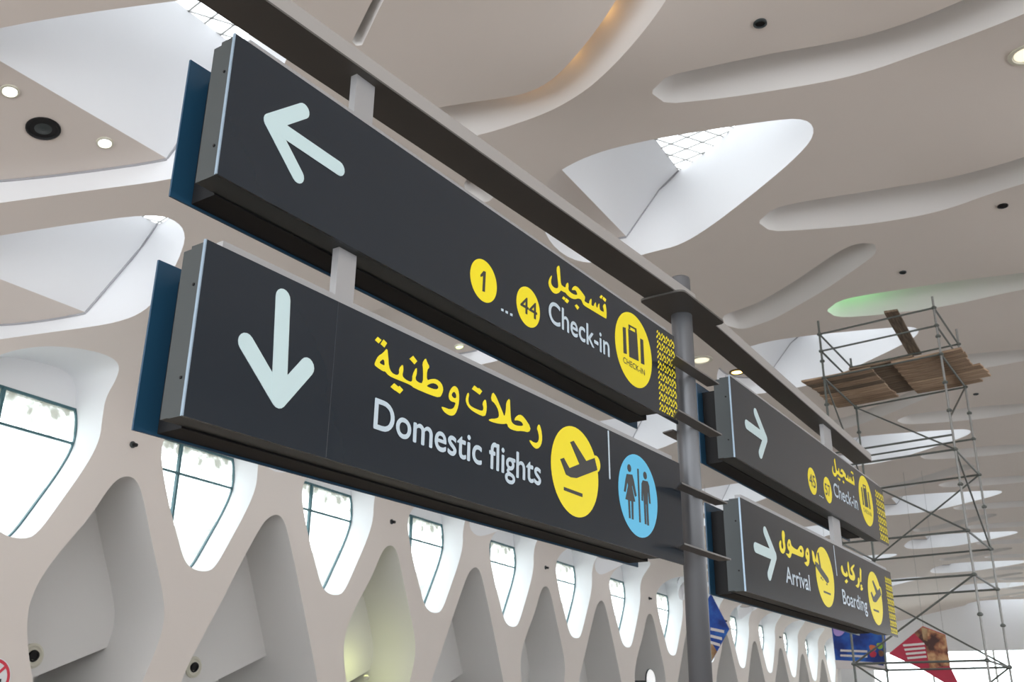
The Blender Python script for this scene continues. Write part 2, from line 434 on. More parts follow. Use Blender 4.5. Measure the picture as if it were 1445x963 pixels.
FLOOR = struct(floor_mb.build('floor', 'floor'))

rw = MB()  # unseen right wall, added to cut ambient light; open strip shaped for sign reflections
for za, zb in ((-CAMZ, -0.7), (4.7, HC)):
    rw.hexa([W(UMIN, VR, za), W(UMAX, VR, za), W(UMAX, VR + .5, za), W(UMIN, VR + .5, za), W(UMIN, VR, zb), W(UMAX, VR, zb), W(UMAX, VR + .5, zb), W(UMIN, VR + .5, zb)])
struct(rw.build('unseen_wall_right', 'plaster'))
# --- wall openings: reveals, glass, niche backs
OUT = Vector((-V2[0], -V2[1], 0))         # away from the hall
DW, DN = 0.045 * VW, 0.09 * VW
def ribbon(name, ring0, ring1, m, parent, smooth=True, closed=True):
    n = len(ring0); k = n if closed else n - 1
    fs = [(i, (i + 1) % n, n + (i + 1) % n, n + i) for i in range(k)]
    return mesh_obj(name, list(ring0) + list(ring1), fs, m, parent, smooth)
wno = 0
for k, c, f, lp in WIN:
    r0 = [S3(u, s) for u, s in lp]
    zt = 0.356 * VW
    def back(p):
        q = p.copy(); v = (q.x * V2[0] + q.y * V2[1]); return q + OUT * (v + VW + DW)
    r1 = [back(p) for p in r0]
    ribbon('window_reveal', r0, r1, 'white', WALL)
    # outline at the back plane in (u, z)
    bk = [(float(p.x * U2[0] + p.y * U2[1]), p.z - CAMZ) for p in r1]
    if area2(bk) < 0: bk.reverse()
    up = clip(bk, lambda q: q[1] - zt); low = clip(bk, lambda q: zt - q[1])
    def flat(poly, v0, th, name, m, parent):
        pv, tr = tess([poly]); n = len(poly)
        vs = [W(a, v0, z) for a, z in pv] + [W(a, v0 - th, z) for a, z in pv]
        fs = [t for t in tr] + [tuple(n + i for i in reversed(t)) for t in tr] + [(i, (i + 1) % n, n + (i + 1) % n, n + i) for i in range(n)]
        return mesh_obj(name, vs, fs, m, parent)
    if len(up) > 2: flat(up, -VW - DW + .02, 0.3, 'window_head', 'white', WALL)
    wno += 1
    win = struct(bpy.data.objects.new('window_%d' % wno, None)); win.location = W(c * VW, -VW - DW, .18 * VW); COL.objects.link(win)
    um = (c - 0.018 * f) * VW; zm = 0.305 * VW * 1.03
    for su in (0, 1):
        for sz in (0, 1):
            q = clip(clip(low, (lambda p: um - p[0]) if su == 0 else (lambda p: p[0] - um)), (lambda p: zm - p[1]) if sz == 0 else (lambda p: p[1] - zm))
            if len(q) > 2 and abs(area2(q)) > 0.02:
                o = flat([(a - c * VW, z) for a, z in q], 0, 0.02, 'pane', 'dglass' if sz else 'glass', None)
                for vv in o.data.vertices: vv.co = vv.co - Vector((0, 0, CAMZ)) - Vector((0, 0, zm))
                o.location = W(c * VW, -VW - DW - 0.04, zm); o.parent = win; o.matrix_parent_inverse = win.matrix_basis.inverted()
    fr = MB()
    for i in range(len(low)):
        a, b = low[i], low[(i + 1) % len(low)]
        if math.hypot(a[0] - b[0], a[1] - b[1]) > 1e-3: fr.bar(W(a[0], -VW - DW, a[1]), W(b[0], -VW - DW, b[1]), 0.07, 0.07, up=tuple(OUT))
    fr.build('window_frame', 'teal', win)
    def span(fix, axis):
        xs = []
        for i in range(len(low)):
            a, b = low[i], low[(i + 1) % len(low)]
            if (a[axis] - fix) * (b[axis] - fix) < 0:
                t = (fix - a[axis]) / (b[axis] - a[axis]); xs.append(a[1 - axis] + t * (b[1 - axis] - a[1 - axis]))
        return (min(xs), max(xs)) if len(xs) > 1 else None
    sp = span(um, 0)
    if sp: MB().bar(W(um, -VW - DW, sp[0]), W(um, -VW - DW, sp[1]), 0.08, 0.10, up=tuple(OUT)).build('mullion', 'teal', win)
    sp = span(zm, 1)
    if sp: MB().bar(W(sp[0], -VW - DW, zm), W(sp[1], -VW - DW, zm), 0.08, 0.06).build('transom', 'teal', win)
for k, c, f, lp in NICHE:
    r0 = [S3(u, s) for u, s in lp]; r1 = [p + OUT * (DN + 2.2) for p in r0]
    ribbon('niche_reveal', r0, r1, 'niche', WALL)
    bk = [(u, s - CAMZ) for u, s in lp]
    z0, z1 = 0.005 * VW, 0.088 * VW; ua, ub = (c - .115 * f) * VW, (c + .095 * f) * VW
    sl = (z1 - z0) / (ub - ua)
    low = clip(bk, lambda q: q[1] - (z0 + (q[0] - ua) * sl))
    pv, tr = tess([low]); n = len(low)
    vs = [W(a, -VW - DN + .02, z) for a, z in pv] + [W(a, -VW - DN - 2.2, z) for a, z in pv]
    fs = list(tr) + [(i, (i + 1) % n, n + (i + 1) % n, n + i) for i in range(n)]
    mesh_obj('niche_back', vs, fs, 'niche', WALL)
    lowb = clip(bk, lambda q: (z0 + (q[0] - ua) * sl) - q[1])
    pv, tr = tess([lowb]); vs = [W(a, -VW - DN - 2.2, z) for a, z in pv]
    mesh_obj('niche_depth', vs, list(tr), 'niche', WALL)

# --- skylight coffers
sky_no = wno
for C in COFFERS:
    loop = C['loop']; P0, P1, P2, E0 = C['P0'], C['P1'], C['P2'], C['E0']
    zt = P2[2]
    r0 = [S3(u, s) for u, s in loop]; r1 = [Vector((p.x, p.y, zt + CAMZ)) for p in r0]
    ribbon('skylight_reveal', r0, r1, 'white', CEIL)
    # soffit: the part of the opening left of the line E0-P0, lifted
    ln = np.array([P0[0] - E0[0], P0[1] - E0[1]]); ln /= np.linalg.norm(ln)
    def side(q): return ln[0] * (q[1] - E0[1]) - ln[1] * (q[0] - E0[0])
    rim = [(p.x * U2[0] + p.y * U2[1], p.x * V2[0] + p.y * V2[1], p.z - CAMZ) for p in r0]
    # lift above the rim measured at P0
    zr = min(rim, key=lambda q: (q[0] - P0[0]) ** 2 + (q[1] - P0[1]) ** 2)[2]; a = max(0.25, P0[2] - zr)
    sgn = 1
    keep = clip(rim, lambda q: -side(q))       # smaller v / larger u side
    pv, tr = tess([[(q[0], q[1]) for q in keep]])
    sz = lambda q: max(soffit_z(C, q[0], q[1]), q[2] + .03)
    vs = [W(q[0], q[1], sz(q)) for q in keep] + [W(q[0], q[1], sz(q) + .12) for q in keep]; n = len(keep)
    mesh_obj('skylight_soffit', vs, list(tr) + [tuple(n + i for i in t) for t in tr] + [(i, (i + 1) % n, n + (i + 1) % n, n + i) for i in range(n)], 'plaster', CEIL)
    # facet: rises from the soffit edge
    E0x = tuple(E0[i] - (0.0 if i == 2 else ln[i] * 4.0) for i in range(3)); E0x = (E0x[0], E0x[1], soffit_z(C, E0x[0], E0x[1]))
    w1 = [P1[i] - P0[i] for i in range(3)]; w2 = [P2[i] - P0[i] for i in range(3)]
    q = [E0x, P0, P1, tuple(E0x[i] + w1[i] for i in range(3)), P2, tuple(E0x[i] + w2[i] for i in range(3))]
    mesh_obj('skylight_facet', [W(*p) for p in q], [(0, 1, 2, 3), (3, 2, 4, 5)], 'white', CEIL, smooth=True)
    # solid bars painting the shadow gap between facet, soffit and reveal
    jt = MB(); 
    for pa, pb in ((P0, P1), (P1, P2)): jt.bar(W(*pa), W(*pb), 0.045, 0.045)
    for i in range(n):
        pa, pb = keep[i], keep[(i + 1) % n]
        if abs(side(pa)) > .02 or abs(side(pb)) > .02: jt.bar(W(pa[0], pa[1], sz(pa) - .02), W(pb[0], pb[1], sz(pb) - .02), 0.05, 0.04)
    jt.build('shadow_gap_bar', 'shadow_gap_bar', CEIL)
    # glazed lattice on top
    sky_no += 1
    cu = sum(q[0] for q in rim) / len(rim); cv = sum(q[1] for q in rim) / len(rim)
    win = struct(bpy.data.objects.new('window_%d' % sky_no, None)); win.location = W(cu, cv, zt); COL.objects.link(win)
    pv, tr = tess([[(q[0], q[1]) for q in rim]])
    mesh_obj('pane', [W(q[0], q[1], zt + .06) for q in rim], list(tr), 'skyglass', win)
    lat = MB(); R = max(math.hypot(q[0] - cu, q[1] - cv) for q in rim)
    step = 0.42; poly = [(q[0], q[1]) for q in rim]
    for ang in (0.6, 0.6 + 1.2):
        dx, dy = math.cos(ang), math.sin(ang)
        m = int(R / step) + 1
        for j in range(-m, m + 1):
            ox, oy = cu - dy * j * step, cv + dx * j * step
            ts = []
            for i in range(len(poly)):
                x1, y1 = poly[i]; x2, y2 = poly[(i + 1) % len(poly)]
                s1 = dx * (y1 - oy) - dy * (x1 - ox); s2 = dx * (y2 - oy) - dy * (x2 - ox)
                if s1 * s2 < 0:
                    t = s1 / (s1 - s2); ts.append(dx * (x1 + (x2 - x1) * t - ox) + dy * (y1 + (y2 - y1) * t - oy))
            ts.sort()
            for t0, t1 in zip(ts[::2], ts[1::2]):
                lat.bar(W(ox + dx * t0, oy + dy * t0, zt), W(ox + dx * t1, oy + dy * t1, zt), 0.035, 0.03)
    if lat.v: lat.build('lattice', 'lattice', win)
    C['side'] = side
# --- troughs
for n2, f2, w, depth in TROUGHS:
    k = len(n2); rows = 9; vs = []; wd = (w - w[0]) / (1 - w[0])
    for i in range(k):
        a, b = n2[i], f2[i]; za = shell_z(*a); zb = shell_z(*b)
        for j in range(rows):
            t = j / (rows - 1)                 # 0 at the near lip top, 1 at the far edge
            p = a + (b - a) * (t - 0.38 * wd[i] * (1 - t)); z = zb + (1 - t) ** 1.1 * depth * wd[i] + (za - zb) * (1 - t)
            vs.append(W(p[0], p[1], z))
    fs = [(i * rows + j, i * rows + j + 1, (i + 1) * rows + j + 1, (i + 1) * rows + j) for i in range(k - 1) for j in range(rows - 1)]
    b = len(vs); vs += [W(p[0], p[1], shell_z(*p)) for p in n2]
    fs += [(b + i, i * rows, (i + 1) * rows, b + i + 1) for i in range(k - 1)]
    mesh_obj('ceiling_trough', vs, fs, 'troughp', CEIL, smooth=True)

# --- far end wall of the hall, mostly glazed
uE = UMAX
end = MB()
def ebox(v0, v1, z0, z1): end.hexa([W(uE, v0, z0), W(uE + .5, v0, z0), W(uE + .5, v1, z0), W(uE, v1, z0), W(uE, v0, z1), W(uE + .5, v0, z1), W(uE + .5, v1, z1), W(uE, v1, z1)])
ebox(-VW, VR, 0.62 * HC, HC + 1); ebox(-VW, -VW + 3, -CAMZ, .62 * HC); ebox(VR - 2, VR, -CAMZ, .62 * HC); ebox(-VW + 3, VR - 2, -CAMZ, -0.6)
struct(end.build('wall_far', 'white'))
fw = struct(bpy.data.objects.new('window_%d' % (sky_no + 1), None)); fw.location = W(uE, 0, -.6); COL.objects.link(fw)
nb = 7
for i in range(nb):
    a = -VW + 3 + (VR - 2 + VW - 3) * i / nb; b2 = -VW + 3 + (VR - 2 + VW - 3) * (i + 1) / nb
    MB().hexa([W(uE + .2, a + .06, -.6), W(uE + .24, a + .06, -.6), W(uE + .24, b2 - .06, -.6), W(uE + .2, b2 - .06, -.6), W(uE + .2, a + .06, .62 * HC), W(uE + .24, a + .06, .62 * HC), W(uE + .24, b2 - .06, .62 * HC), W(uE + .2, b2 - .06, .62 * HC)]).build('pane', 'glass', fw)
    MB().bar(W(uE + .2, a, -.6), W(uE + .2, a, .62 * HC), .15, .15).build('mullion', 'lattice', fw)

#@@OBJECTS
# ================================================================== THE SIGN ASSEMBLY
SA = np.array([0.568931, 0.822385]); SA /= np.linalg.norm(SA)
SN = np.array([SA[1], -SA[0]])            # towards the camera side
class Plane:
    def __init__(s, o, a): s.o = np.array(o, float); s.a = np.array(a, float); s.n = np.array([s.a[1], -s.a[0]])
    def at(s, t, z, w=0.0):               # w: depth behind the face
        q = s.o + s.a * t - s.n * w; return Vector((q[0], q[1], z + CAMZ))
    def px(s, p, w=0.0):                  # line of sight -> (t, z) on the plane
        d = ray(p); k = ((s.o - s.n * w) @ s.n) / (d[:2] @ s.n); X = d * k
        return (float((X[:2] - s.o) @ s.a), float(X[2]))
    def proj(s, t, z):
        X = np.array(s.at(t, z)) - CAM; return np.array([CX + FPX * (X @ RGT) / (X @ FWD), CY - FPX * (X @ UPV) / (X @ FWD)])
def arm(t0, d0, t1, d1):
    a = (SA * t1 - SN * d1) - (SA * t0 - SN * d0); return Plane(SA * t0 - SN * d0, a / np.linalg.norm(a))
PL = Plane(-SN * 3.0, SA)
PR = arm(7.2, 2.985, 12.0, 3.10)
def slab(mb, P, t0, t1, z0, z1, w0, w1):
    return mb.hexa([P.at(t0, z0, w0), P.at(t1, z0, w0), P.at(t1, z0, w1), P.at(t0, z0, w1), P.at(t0, z1, w0), P.at(t1, z1, w0), P.at(t1, z1, w1), P.at(t0, z1, w1)])
def extrude_poly(mb, P, loops, w, th=0.0015):
    pv, tr = tess(loops); n = len(pv)
    vs = [P.at(t, z, w) for t, z in pv] + [P.at(t, z, w + th) for t, z in pv]
    fs = [tuple(t) for t in tr]
    # make the front face the viewer
    a, b, c = (Vector(vs[i]) for i in fs[0]); nn = (b - a).cross(c - a)
    if nn.x * P.n[0] + nn.y * P.n[1] < 0: fs = [tuple(reversed(t)) for t in fs]
    k = 0
    for l in loops:
        m = len(l); fs += [(k + i, k + (i + 1) % m, n + k + (i + 1) % m, n + k + i) for i in range(m)]; k += m
    mb.add(vs, fs)
def zoomer(ox, oy, sc): return lambda l: [(ox + x / sc, oy + y / sc) for x, y in l]
def poly_px(mb, P, loops_px, w=-0.002, smooth=1):
    extrude_poly(mb, P, [chaikin([P.px(q) for q in l], smooth) if smooth else [P.px(q) for q in l] for l in loops_px], w)
def circle_fit(P, l, r_, t_, b_):
    """centre and radius on the plane of a disc whose picture box is x l..r_, y t_..b_"""
    c = np.array([*P.px(((l + r_) / 2, (t_ + b_) / 2)), 0.2])
    ang = np.linspace(0, 2 * math.pi, 73)[:-1]
    def box(q):
        pr = np.array([P.proj(q[0] + q[2] * math.cos(a), q[1] + q[2] * math.sin(a)) for a in ang])
        return np.array([pr[:, 0].min(), pr[:, 0].max(), pr[:, 1].min(), pr[:, 1].max()])
    tgt = np.array([l, r_, t_, b_], float)
    for _ in range(12):
        f0 = box(c); J = np.stack([(box(c + np.eye(3)[i] * 1e-4) - f0) / 1e-4 for i in range(3)], 1)
        c = c + np.linalg.lstsq(J, tgt - f0, rcond=None)[0]
    return c
def disc_loop(c, n=48): return [(c[0] + c[2] * math.cos(2 * math.pi * i / n), c[1] + c[2] * math.sin(2 * math.pi * i / n)) for i in range(n)]
def stroke(mb, P, a, b, r, w=-0.002, n=9):
    a, b = np.array(a), np.array(b); d = (b - a) / np.linalg.norm(b - a); p = np.array([-d[1], d[0]]); l = []
    for i in range(n): th = -math.pi / 2 + math.pi * i / (n - 1); l.append(tuple(b + r * (d * math.cos(th) + p * math.sin(th))))
    for i in range(n): th = math.pi / 2 + math.pi * i / (n - 1); l.append(tuple(a + r * (d * math.cos(th) + p * math.sin(th))))
    extrude_poly(mb, P, [l], w)
def arrow(P, parent, tip, h1, h2, end, r):
    mb = MB(); T = P.px(tip)
    for k_, q in enumerate((h1, h2, end)): stroke(mb, P, T, P.px(q), r, -0.002 - .0004 * k_)
    return mb.build('arrow', 'pale', parent)
_fc = bpy.data.curves.new('measure', 'FONT')
def text_mesh(txt):
    cu = bpy.data.curves.new('lettering', 'FONT'); cu.body = txt; cu.resolution_u = 6
    o = bpy.data.objects.new('lettering_tmp', cu); COL.objects.link(o)
    dg = bpy.context.evaluated_depsgraph_get(); me = o.evaluated_get(dg).to_mesh()
    v = [tuple(q.co) for q in me.vertices]; f = [tuple(p.vertices) for p in me.polygons]
    o.evaluated_get(dg).to_mesh_clear(); bpy.data.objects.remove(o); bpy.data.curves.remove(cu)
    return np.array(v), f
def lettering(P, parent, txt, bl, br, top, m, name='lettering', w=-0.003, bold=0.0):
    """bl, br: picture points of the lower left and lower right end of the base line, top: a point at cap height above bl"""
    v, f = text_mesh(txt)
    capv, _ = text_mesh('H'); cap = capv[:, 1].max()
    t0, z0 = P.px(bl); t1, z1 = P.px(br); tt, zt = P.px(top)
    x0, x1 = v[:, 0].min(), v[:, 0].max()
    sx, sy = (t1 - t0) / (x1 - x0), (zt - z0) / cap
    if txt == '1': sx = sy; t0 = (t0 + t1) / 2 - (x1 - x0) * sx / 2
    mb = MB(); offs = [(0, 0)] if not bold else [(0, 0), (bold, 0), (-bold, 0), (0, bold), (0, -bold)]
    for k, (dx, dz) in enumerate(offs):
        vs = [P.at(t0 + (x - x0) * sx + dx, z0 + (z1 - z0) * (x - x0) / (x1 - x0) + y * sy + dz, w + k * 0.00012) for x, y, _ in v]
        a, b, c = (vs[i] for i in f[0][:3]); nn = (b - a).cross(c - a)
        mb.add(vs, f if nn.x * P.n[0] + nn.y * P.n[1] > 0 else [tuple(reversed(q)) for q in f])
    return mb.build(name, m, parent)
def pattern(P, parent, t0, t1, z0, z1, m='yellow'):
    mb = MB(); cw = (t1 - t0) / 4.0; ch = cw * 1.05; r = cw * 0.082
    rows = int((z1 - z0 - 0.02) / ch)
    for j in range(rows):
        for i in range(4):
            x = t0 + cw * (i + .5); z = z0 + 0.015 + ch * (j + .5)
            def S(a, b): stroke(mb, P, (x + a[0] * cw, z + a[1] * ch), (x + b[0] * cw, z + b[1] * ch), r, n=4)
            S((-.42, -.36), (-.2, -.12)); S((-.06, .02), (.16, .26)); S((.16, .26), (.36, .06)); S((-.30, .18), (-.16, .36)); S((.10, -.34), (.34, -.30)); S((.36, .06), (.40, -.12))
    return mb.build('pattern_strip', m, parent)
def sign(name, P, t0, tc, t1, z0, z1, tb, label, group):
    e = empty(name, P.at((t0 + t1) / 2, z0, 0.15), label, 'sign', group)
    slab(MB(), P, t0, t1, z0, z1, 0, .012).build('face_panel', 'face', e)
    slab(MB(), P, t0 - .006, t0 - .0005, z0, z1, -.001, .012).build('edge_trim', 'edge', e)
    slab(MB(), P, t0 + .004, tc, z0 + .004, z1 - .004, .0125, .095).build('cabinet', 'cab', e)
    slab(MB(), P, t0 + .010, tc, z0 + .010, z1 - .012, .0955, .15).build('rear_cabinet', 'cab', e)
    slab(MB(), P, t0 + .11, tb - .14, z0 + .002, z1 - .07, .151, .2965).build('core_frame_shade', 'black', e)  # core filled out in black, putting the shade of the gap into colour
    slab(MB(), P, t0 + .002, tb, z0 - .008, z1 - .01, .298, .308).build('back_sheet', 'film', e)
    slab(MB(), P, t0 + .1, t1 - .06, z1 - .003, z1 + .045, .03, .08).build('top_rail', 'hanger', e)
    for fz in (0.22, 0.75): MB().lathe(P.at(t0 + .0035, z0 + (z1 - z0) * fz, .05), (-P.a[0], -P.a[1], 0), [(.007, 0), (.006, .004), (.003, .005)], 10).build('screw', 'black', e)
    return e

gS = 'hanging wayfinding signs'
S_UL = sign('direction_sign', PL, 2.226, 6.18, 6.49, 2.062, 2.752, 6.42, 'long upper sign with left arrow, numbers 1 to 44 and check-in circle', gS)
S_LL = sign('direction_sign', PL, 2.22, 6.14, 6.475, 1.042, 1.765, 6.36, 'long lower sign reading Domestic flights with downward arrow and blue toilet circle', gS)
r1a, r1b = PR.px((1028, 533)), PR.px((1040, 650)); r1c, r1d = PR.px((1248, 690)), PR.px((1251, 767)); r1s = PR.px((1233, 682))[0]
r2a, r2b = PR.px((1042, 700)), PR.px((1055, 835)); r2c, r2d = PR.px((1258, 810)), PR.px((1266, 900)); r2s = PR.px((1247, 806))[0]
S_UR = sign('direction_sign', PR, (r1a[0] + r1b[0]) / 2, r1s, (r1c[0] + r1d[0]) / 2, (r1b[1] + r1d[1]) / 2, (r1a[1] + r1c[1]) / 2, r1s - .2, 'upper sign right of the pole with numbers 45 to 57 and check-in', gS)
S_LR = sign('direction_sign', PR, (r2a[0] + r2b[0]) / 2, r2s, (r2c[0] + r2d[0]) / 2, (r2b[1] + r2d[1]) / 2, (r2a[1] + r2c[1]) / 2, r2s - .2, 'lower sign right of the pole reading Arrival and Boarding', gS)

# ---- upper left sign: arrow, numbers, check-in
arrow(PL, S_UL, (381, 172), (428, 156.5), (420, 248), (478, 238), 0.037)
def disc(P, parent, box, m, name):
    c = circle_fit(P, *box); mb = MB(); extrude_poly(mb, P, [disc_loop(c)], -0.0015); return mb.build(name, m, parent), c
ZA = zoomer(650, 350, 3.703)
def zb(x0, x1, y0, y1, ox, oy, sc): return (ox + x0 / sc, ox + x1 / sc, oy + y0 / sc, oy + y1 / sc)
d1, _ = disc(PL, S_UL, zb(49, 189, 58, 287, 650, 350, 3.703), 'yellow', 'number_disc')
mb = MB(); poly_px(mb, PL, [ZA([(118, 121), (130, 126), (125, 231), (112, 227), (116, 147), (103, 153), (102, 141)])], -.003, 0); mb.build('numeral', 'ink', d1)
d2, _ = disc(PL, S_UL, zb(290, 415, 203, 417, 650, 350, 3.703), 'yellow', 'number_disc')
lettering(PL, d2, '44', *ZA([(311, 327), (397, 378), (311, 243)]), 'ink', 'numeral', bold=.002)
for x, y in ((217, 325), (240, 337), (264, 350)):
    mb = MB(); poly_px(mb, PL, [ZA([(x - 6, y - 9), (x + 6, y - 4), (x + 6, y + 9), (x - 6, y + 3)])], smooth=0); mb.build('ellipsis_dot', 'text', S_UL)
lettering(PL, S_UL, 'Check-in', *ZA([(459, 382), (776, 571), (459, 270)]), 'text', bold=.003)
ZC = zoomer(760, 360, 9.633)
TASJIL = [[ZC([(270, 140), (285, 170), (292, 280), (300, 400), (335, 432), (365, 447), (370, 400), (398, 370), (405, 420), (400, 470), (430, 510), (480, 540), (522, 546), (522, 520), (500, 478), (468, 478), (448, 476), (460, 445), (490, 418), (532, 440), (580, 500), (626, 560), (630, 590), (618, 628), (650, 650), (685, 668), (690, 620), (715, 588), (718, 640), (713, 682), (745, 702), (755, 665), (776, 638), (778, 700), (800, 727), (805, 680), (825, 653), (825, 720), (835, 752), (868, 772), (886, 778), (884, 740), (870, 690), (905, 653), (922, 760), (920, 868), (912, 866), (880, 848), (690, 733), (610, 685), (590, 640), (578, 608), (540, 590), (490, 606), (430, 585), (380, 540), (365, 515), (330, 500), (300, 480), (280, 512), (235, 532), (190, 512), (150, 452), (130, 390), (140, 330), (175, 273), (178, 300), (165, 350), (170, 400), (200, 440), (240, 457), (265, 445), (266, 400), (255, 300), (240, 180)])],
          [ZC([(848, 545), (870, 562), (850, 600), (826, 575)])], [ZC([(880, 568), (917, 605), (905, 642), (866, 600)])],
          [ZC([(335, 562), (366, 590), (345, 617), (316, 590)])], [ZC([(375, 588), (412, 625), (388, 660), (350, 625)])], [ZC([(513, 670), (550, 715), (526, 747), (488, 690)])]]
def script_part(P, parent, groups, conv=None, m='yellow'):
    mb = MB()
    for loops in groups:
        ls = [[P.px(q) for q in l] if conv is None else [conv(PL.px(q)) for q in l] for l in loops]
        sm = 1 if len(loops[0]) > 5 else 0
        extrude_poly(mb, P, [chaikin(l, sm) if sm else l for l in ls], -0.002)
    return mb.build('arabic_lettering', m, parent)
script_part(PL, S_UL, TASJIL)
d3, c3 = disc(PL, S_UL, zb(805, 1000, 336, 733, 650, 350, 3.703), 'yellow', 'pictogram_disc')
CASE = [[(846, 414), (861, 418), (867, 556), (850, 550)], [(937, 474), (952, 482), (959, 612), (941, 604)], [(874, 424), (920, 448), (929, 593), (880, 570)],
        [(876, 400), (917, 423), (917, 432), (876, 409)], [(876, 400), (884, 404), (885, 426), (877, 424)], [(909, 419), (917, 423), (919, 447), (911, 444)]]
def case_icon(P, parent, loops):
    mb = MB()
    for l in loops: extrude_poly(mb, P, [l], -.003)
    return mb.build('suitcase_icon', 'ink', parent)
case_icon(PL, d3, [[PL.px(q) for q in ZA(l)] for l in CASE])
lettering(PL, d3, 'CHECK-IN', *ZA([(848, 598), (961, 668), (848, 569)]), 'ink', bold=.0008)
pattern(PL, S_UL, 6.185, 6.485, 2.07, 2.745)

# ---- lower left sign
arrow(PL, S_LL, (393, 563), (347, 484), (433, 518), (399, 421), 0.041)
ts_ = PL.px((477, 430))[0]; slab(MB(), PL, ts_, ts_ + .003, 1.045, 1.762, -.0006, -.0001).build('panel_seam', 'seam', S_LL)
ZD = zoomer(520, 460, 5.35)
RW = [[ZD([(140, 165), (147, 235), (152, 310), (172, 355), (212, 375), (232, 360), (228, 325), (258, 288), (262, 335), (252, 378), (275, 405), (315, 425), (330, 415), (330, 370), (362, 308), (364, 360), (350, 402), (372, 428), (410, 437), (412, 330), (404, 285), (430, 241), (440, 275), (461, 312), (440, 335), (438, 415), (470, 402), (510, 402), (548, 432), (564, 475), (555, 515), (535, 544), (470, 525), (340, 470), (320, 450), (262, 425), (215, 407), (150, 378), (122, 342), (112, 347), (60, 312), (43, 295), (50, 270), (72, 228), (110, 205)]), ZD([(82, 272), (114, 248), (122, 290), (118, 302), (85, 285)]), ZD([(440, 450), (480, 432), (515, 442), (530, 470), (505, 484), (440, 460)])],
      [ZD([(68, 84), (96, 108), (75, 134), (47, 108)])], [ZD([(112, 104), (139, 132), (118, 165), (89, 138)])], [ZD([(335, 227), (366, 268), (345, 292), (307, 250)])],
      [ZD([(192, 434), (223, 460), (200, 491), (164, 462)])], [ZD([(232, 454), (260, 485), (235, 514), (199, 488)])],
      [ZD([(652, 453), (677, 480), (684, 540), (677, 610), (655, 667), (630, 682), (600, 674), (565, 647), (546, 610), (575, 618), (610, 632), (640, 625), (655, 592), (655, 580), (620, 572), (603, 545), (608, 500), (630, 463)]), ZD([(648, 498), (661, 520), (661, 547), (640, 547), (624, 525), (632, 505)])],
      [ZD([(750, 501), (759, 520), (750, 560), (760, 600), (800, 625), (860, 647), (868, 620), (857, 585), (882, 550), (891, 600), (889, 650), (876, 689), (820, 667), (760, 627), (734, 580), (734, 540)])], [ZD([(797, 451), (827, 475), (812, 502), (779, 478)])], [ZD([(832, 469), (857, 495), (838, 522), (809, 500)])],
      [ZD([(935, 498), (960, 530), (985, 590), (1010, 650), (1025, 690), (1036, 640), (1038, 575), (1066, 545), (1068, 620), (1073, 700), (1080, 732), (1110, 754), (1158, 758), (1168, 748), (1150, 722), (1120, 714), (1099, 716), (1108, 690), (1140, 668), (1172, 690), (1224, 768), (1211, 807), (1160, 795), (1110, 796), (1055, 773), (1045, 737), (1020, 744), (960, 737), (903, 716), (915, 703), (960, 702), (985, 690), (980, 640), (955, 590), (921, 560)])],
      [ZD([(1285, 738), (1302, 780), (1311, 850), (1301, 905), (1272, 934), (1240, 914), (1210, 866), (1222, 864), (1245, 882), (1275, 885), (1288, 850), (1280, 800), (1269, 775)])]]
script_part(PL, S_LL, RW)
lettering(PL, S_LL, 'Domestic flights', (526.6, 604), (762.5, 685.5), (528.6, 562), 'text', bold=.003)
ZE = zoomer(740, 580, 5.07)
d4, c4 = disc(PL, S_LL, zb(187, 530, 111, 763, 740, 580, 5.07), 'yellow', 'pictogram_disc')
mb = MB(); cn = PL.px(ZE([(512, 380)])[0]); extrude_poly(mb, PL, [disc_loop((cn[0], cn[1], .052), 28)], -.0014); mb.build('nose_halo', 'yellow', d4)
mb = MB()
poly_px(mb, PL, [ZE([(325, 225), (350, 215), (440, 360), (500, 338), (520, 425), (372, 482), (330, 477), (295, 457), (254, 346), (280, 337), (320, 411), (391, 382)])], -.003, 0)
poly_px(mb, PL, [ZE([(280, 545), (413, 594), (413, 619), (280, 569)])], -.003, 0); mb.build('departing_plane_icon', 'ink', d4)
mb = MB(); stroke(mb, PL, PL.px(ZE([(599, 150)])[0]), PL.px(ZE([(610, 482)])[0]), .008); mb.build('divider_line', 'text', S_LL)
d5, c5 = disc(PL, S_LL, zb(667, 956, 314, 907, 740, 580, 5.07), 'cyan', 'pictogram_disc')
mb = MB()
for hx, hy in ((748, 411), (861, 464)):
    q = PL.px(ZE([(hx, hy)])[0]); extrude_poly(mb, PL, [disc_loop((q[0], q[1], .026), 20)], -.003)
for l in ([(730, 452), (770, 458), (781, 500), (801, 610), (790, 616), (769, 530), (768, 545), (791, 652), (777, 650), (779, 780), (767, 776), (763, 648), (753, 646), (758, 772), (747, 768), (740, 640), (721, 632), (740, 535), (735, 510), (722, 582), (710, 576), (722, 490)],
          [(805, 414), (815, 417), (831, 801), (820, 798)],
          [(845, 498), (880, 506), (891, 540), (901, 667), (890, 664), (881, 560), (882, 660), (890, 823), (877, 820), (870, 670), (866, 670), (872, 815), (860, 811), (852, 650), (848, 560), (847, 647), (836, 642), (836, 520)]):
    extrude_poly(mb, PL, [[PL.px(q) for q in ZE(l)]], -.003)
mb.build('woman_and_man_icon', 'ink', d5)

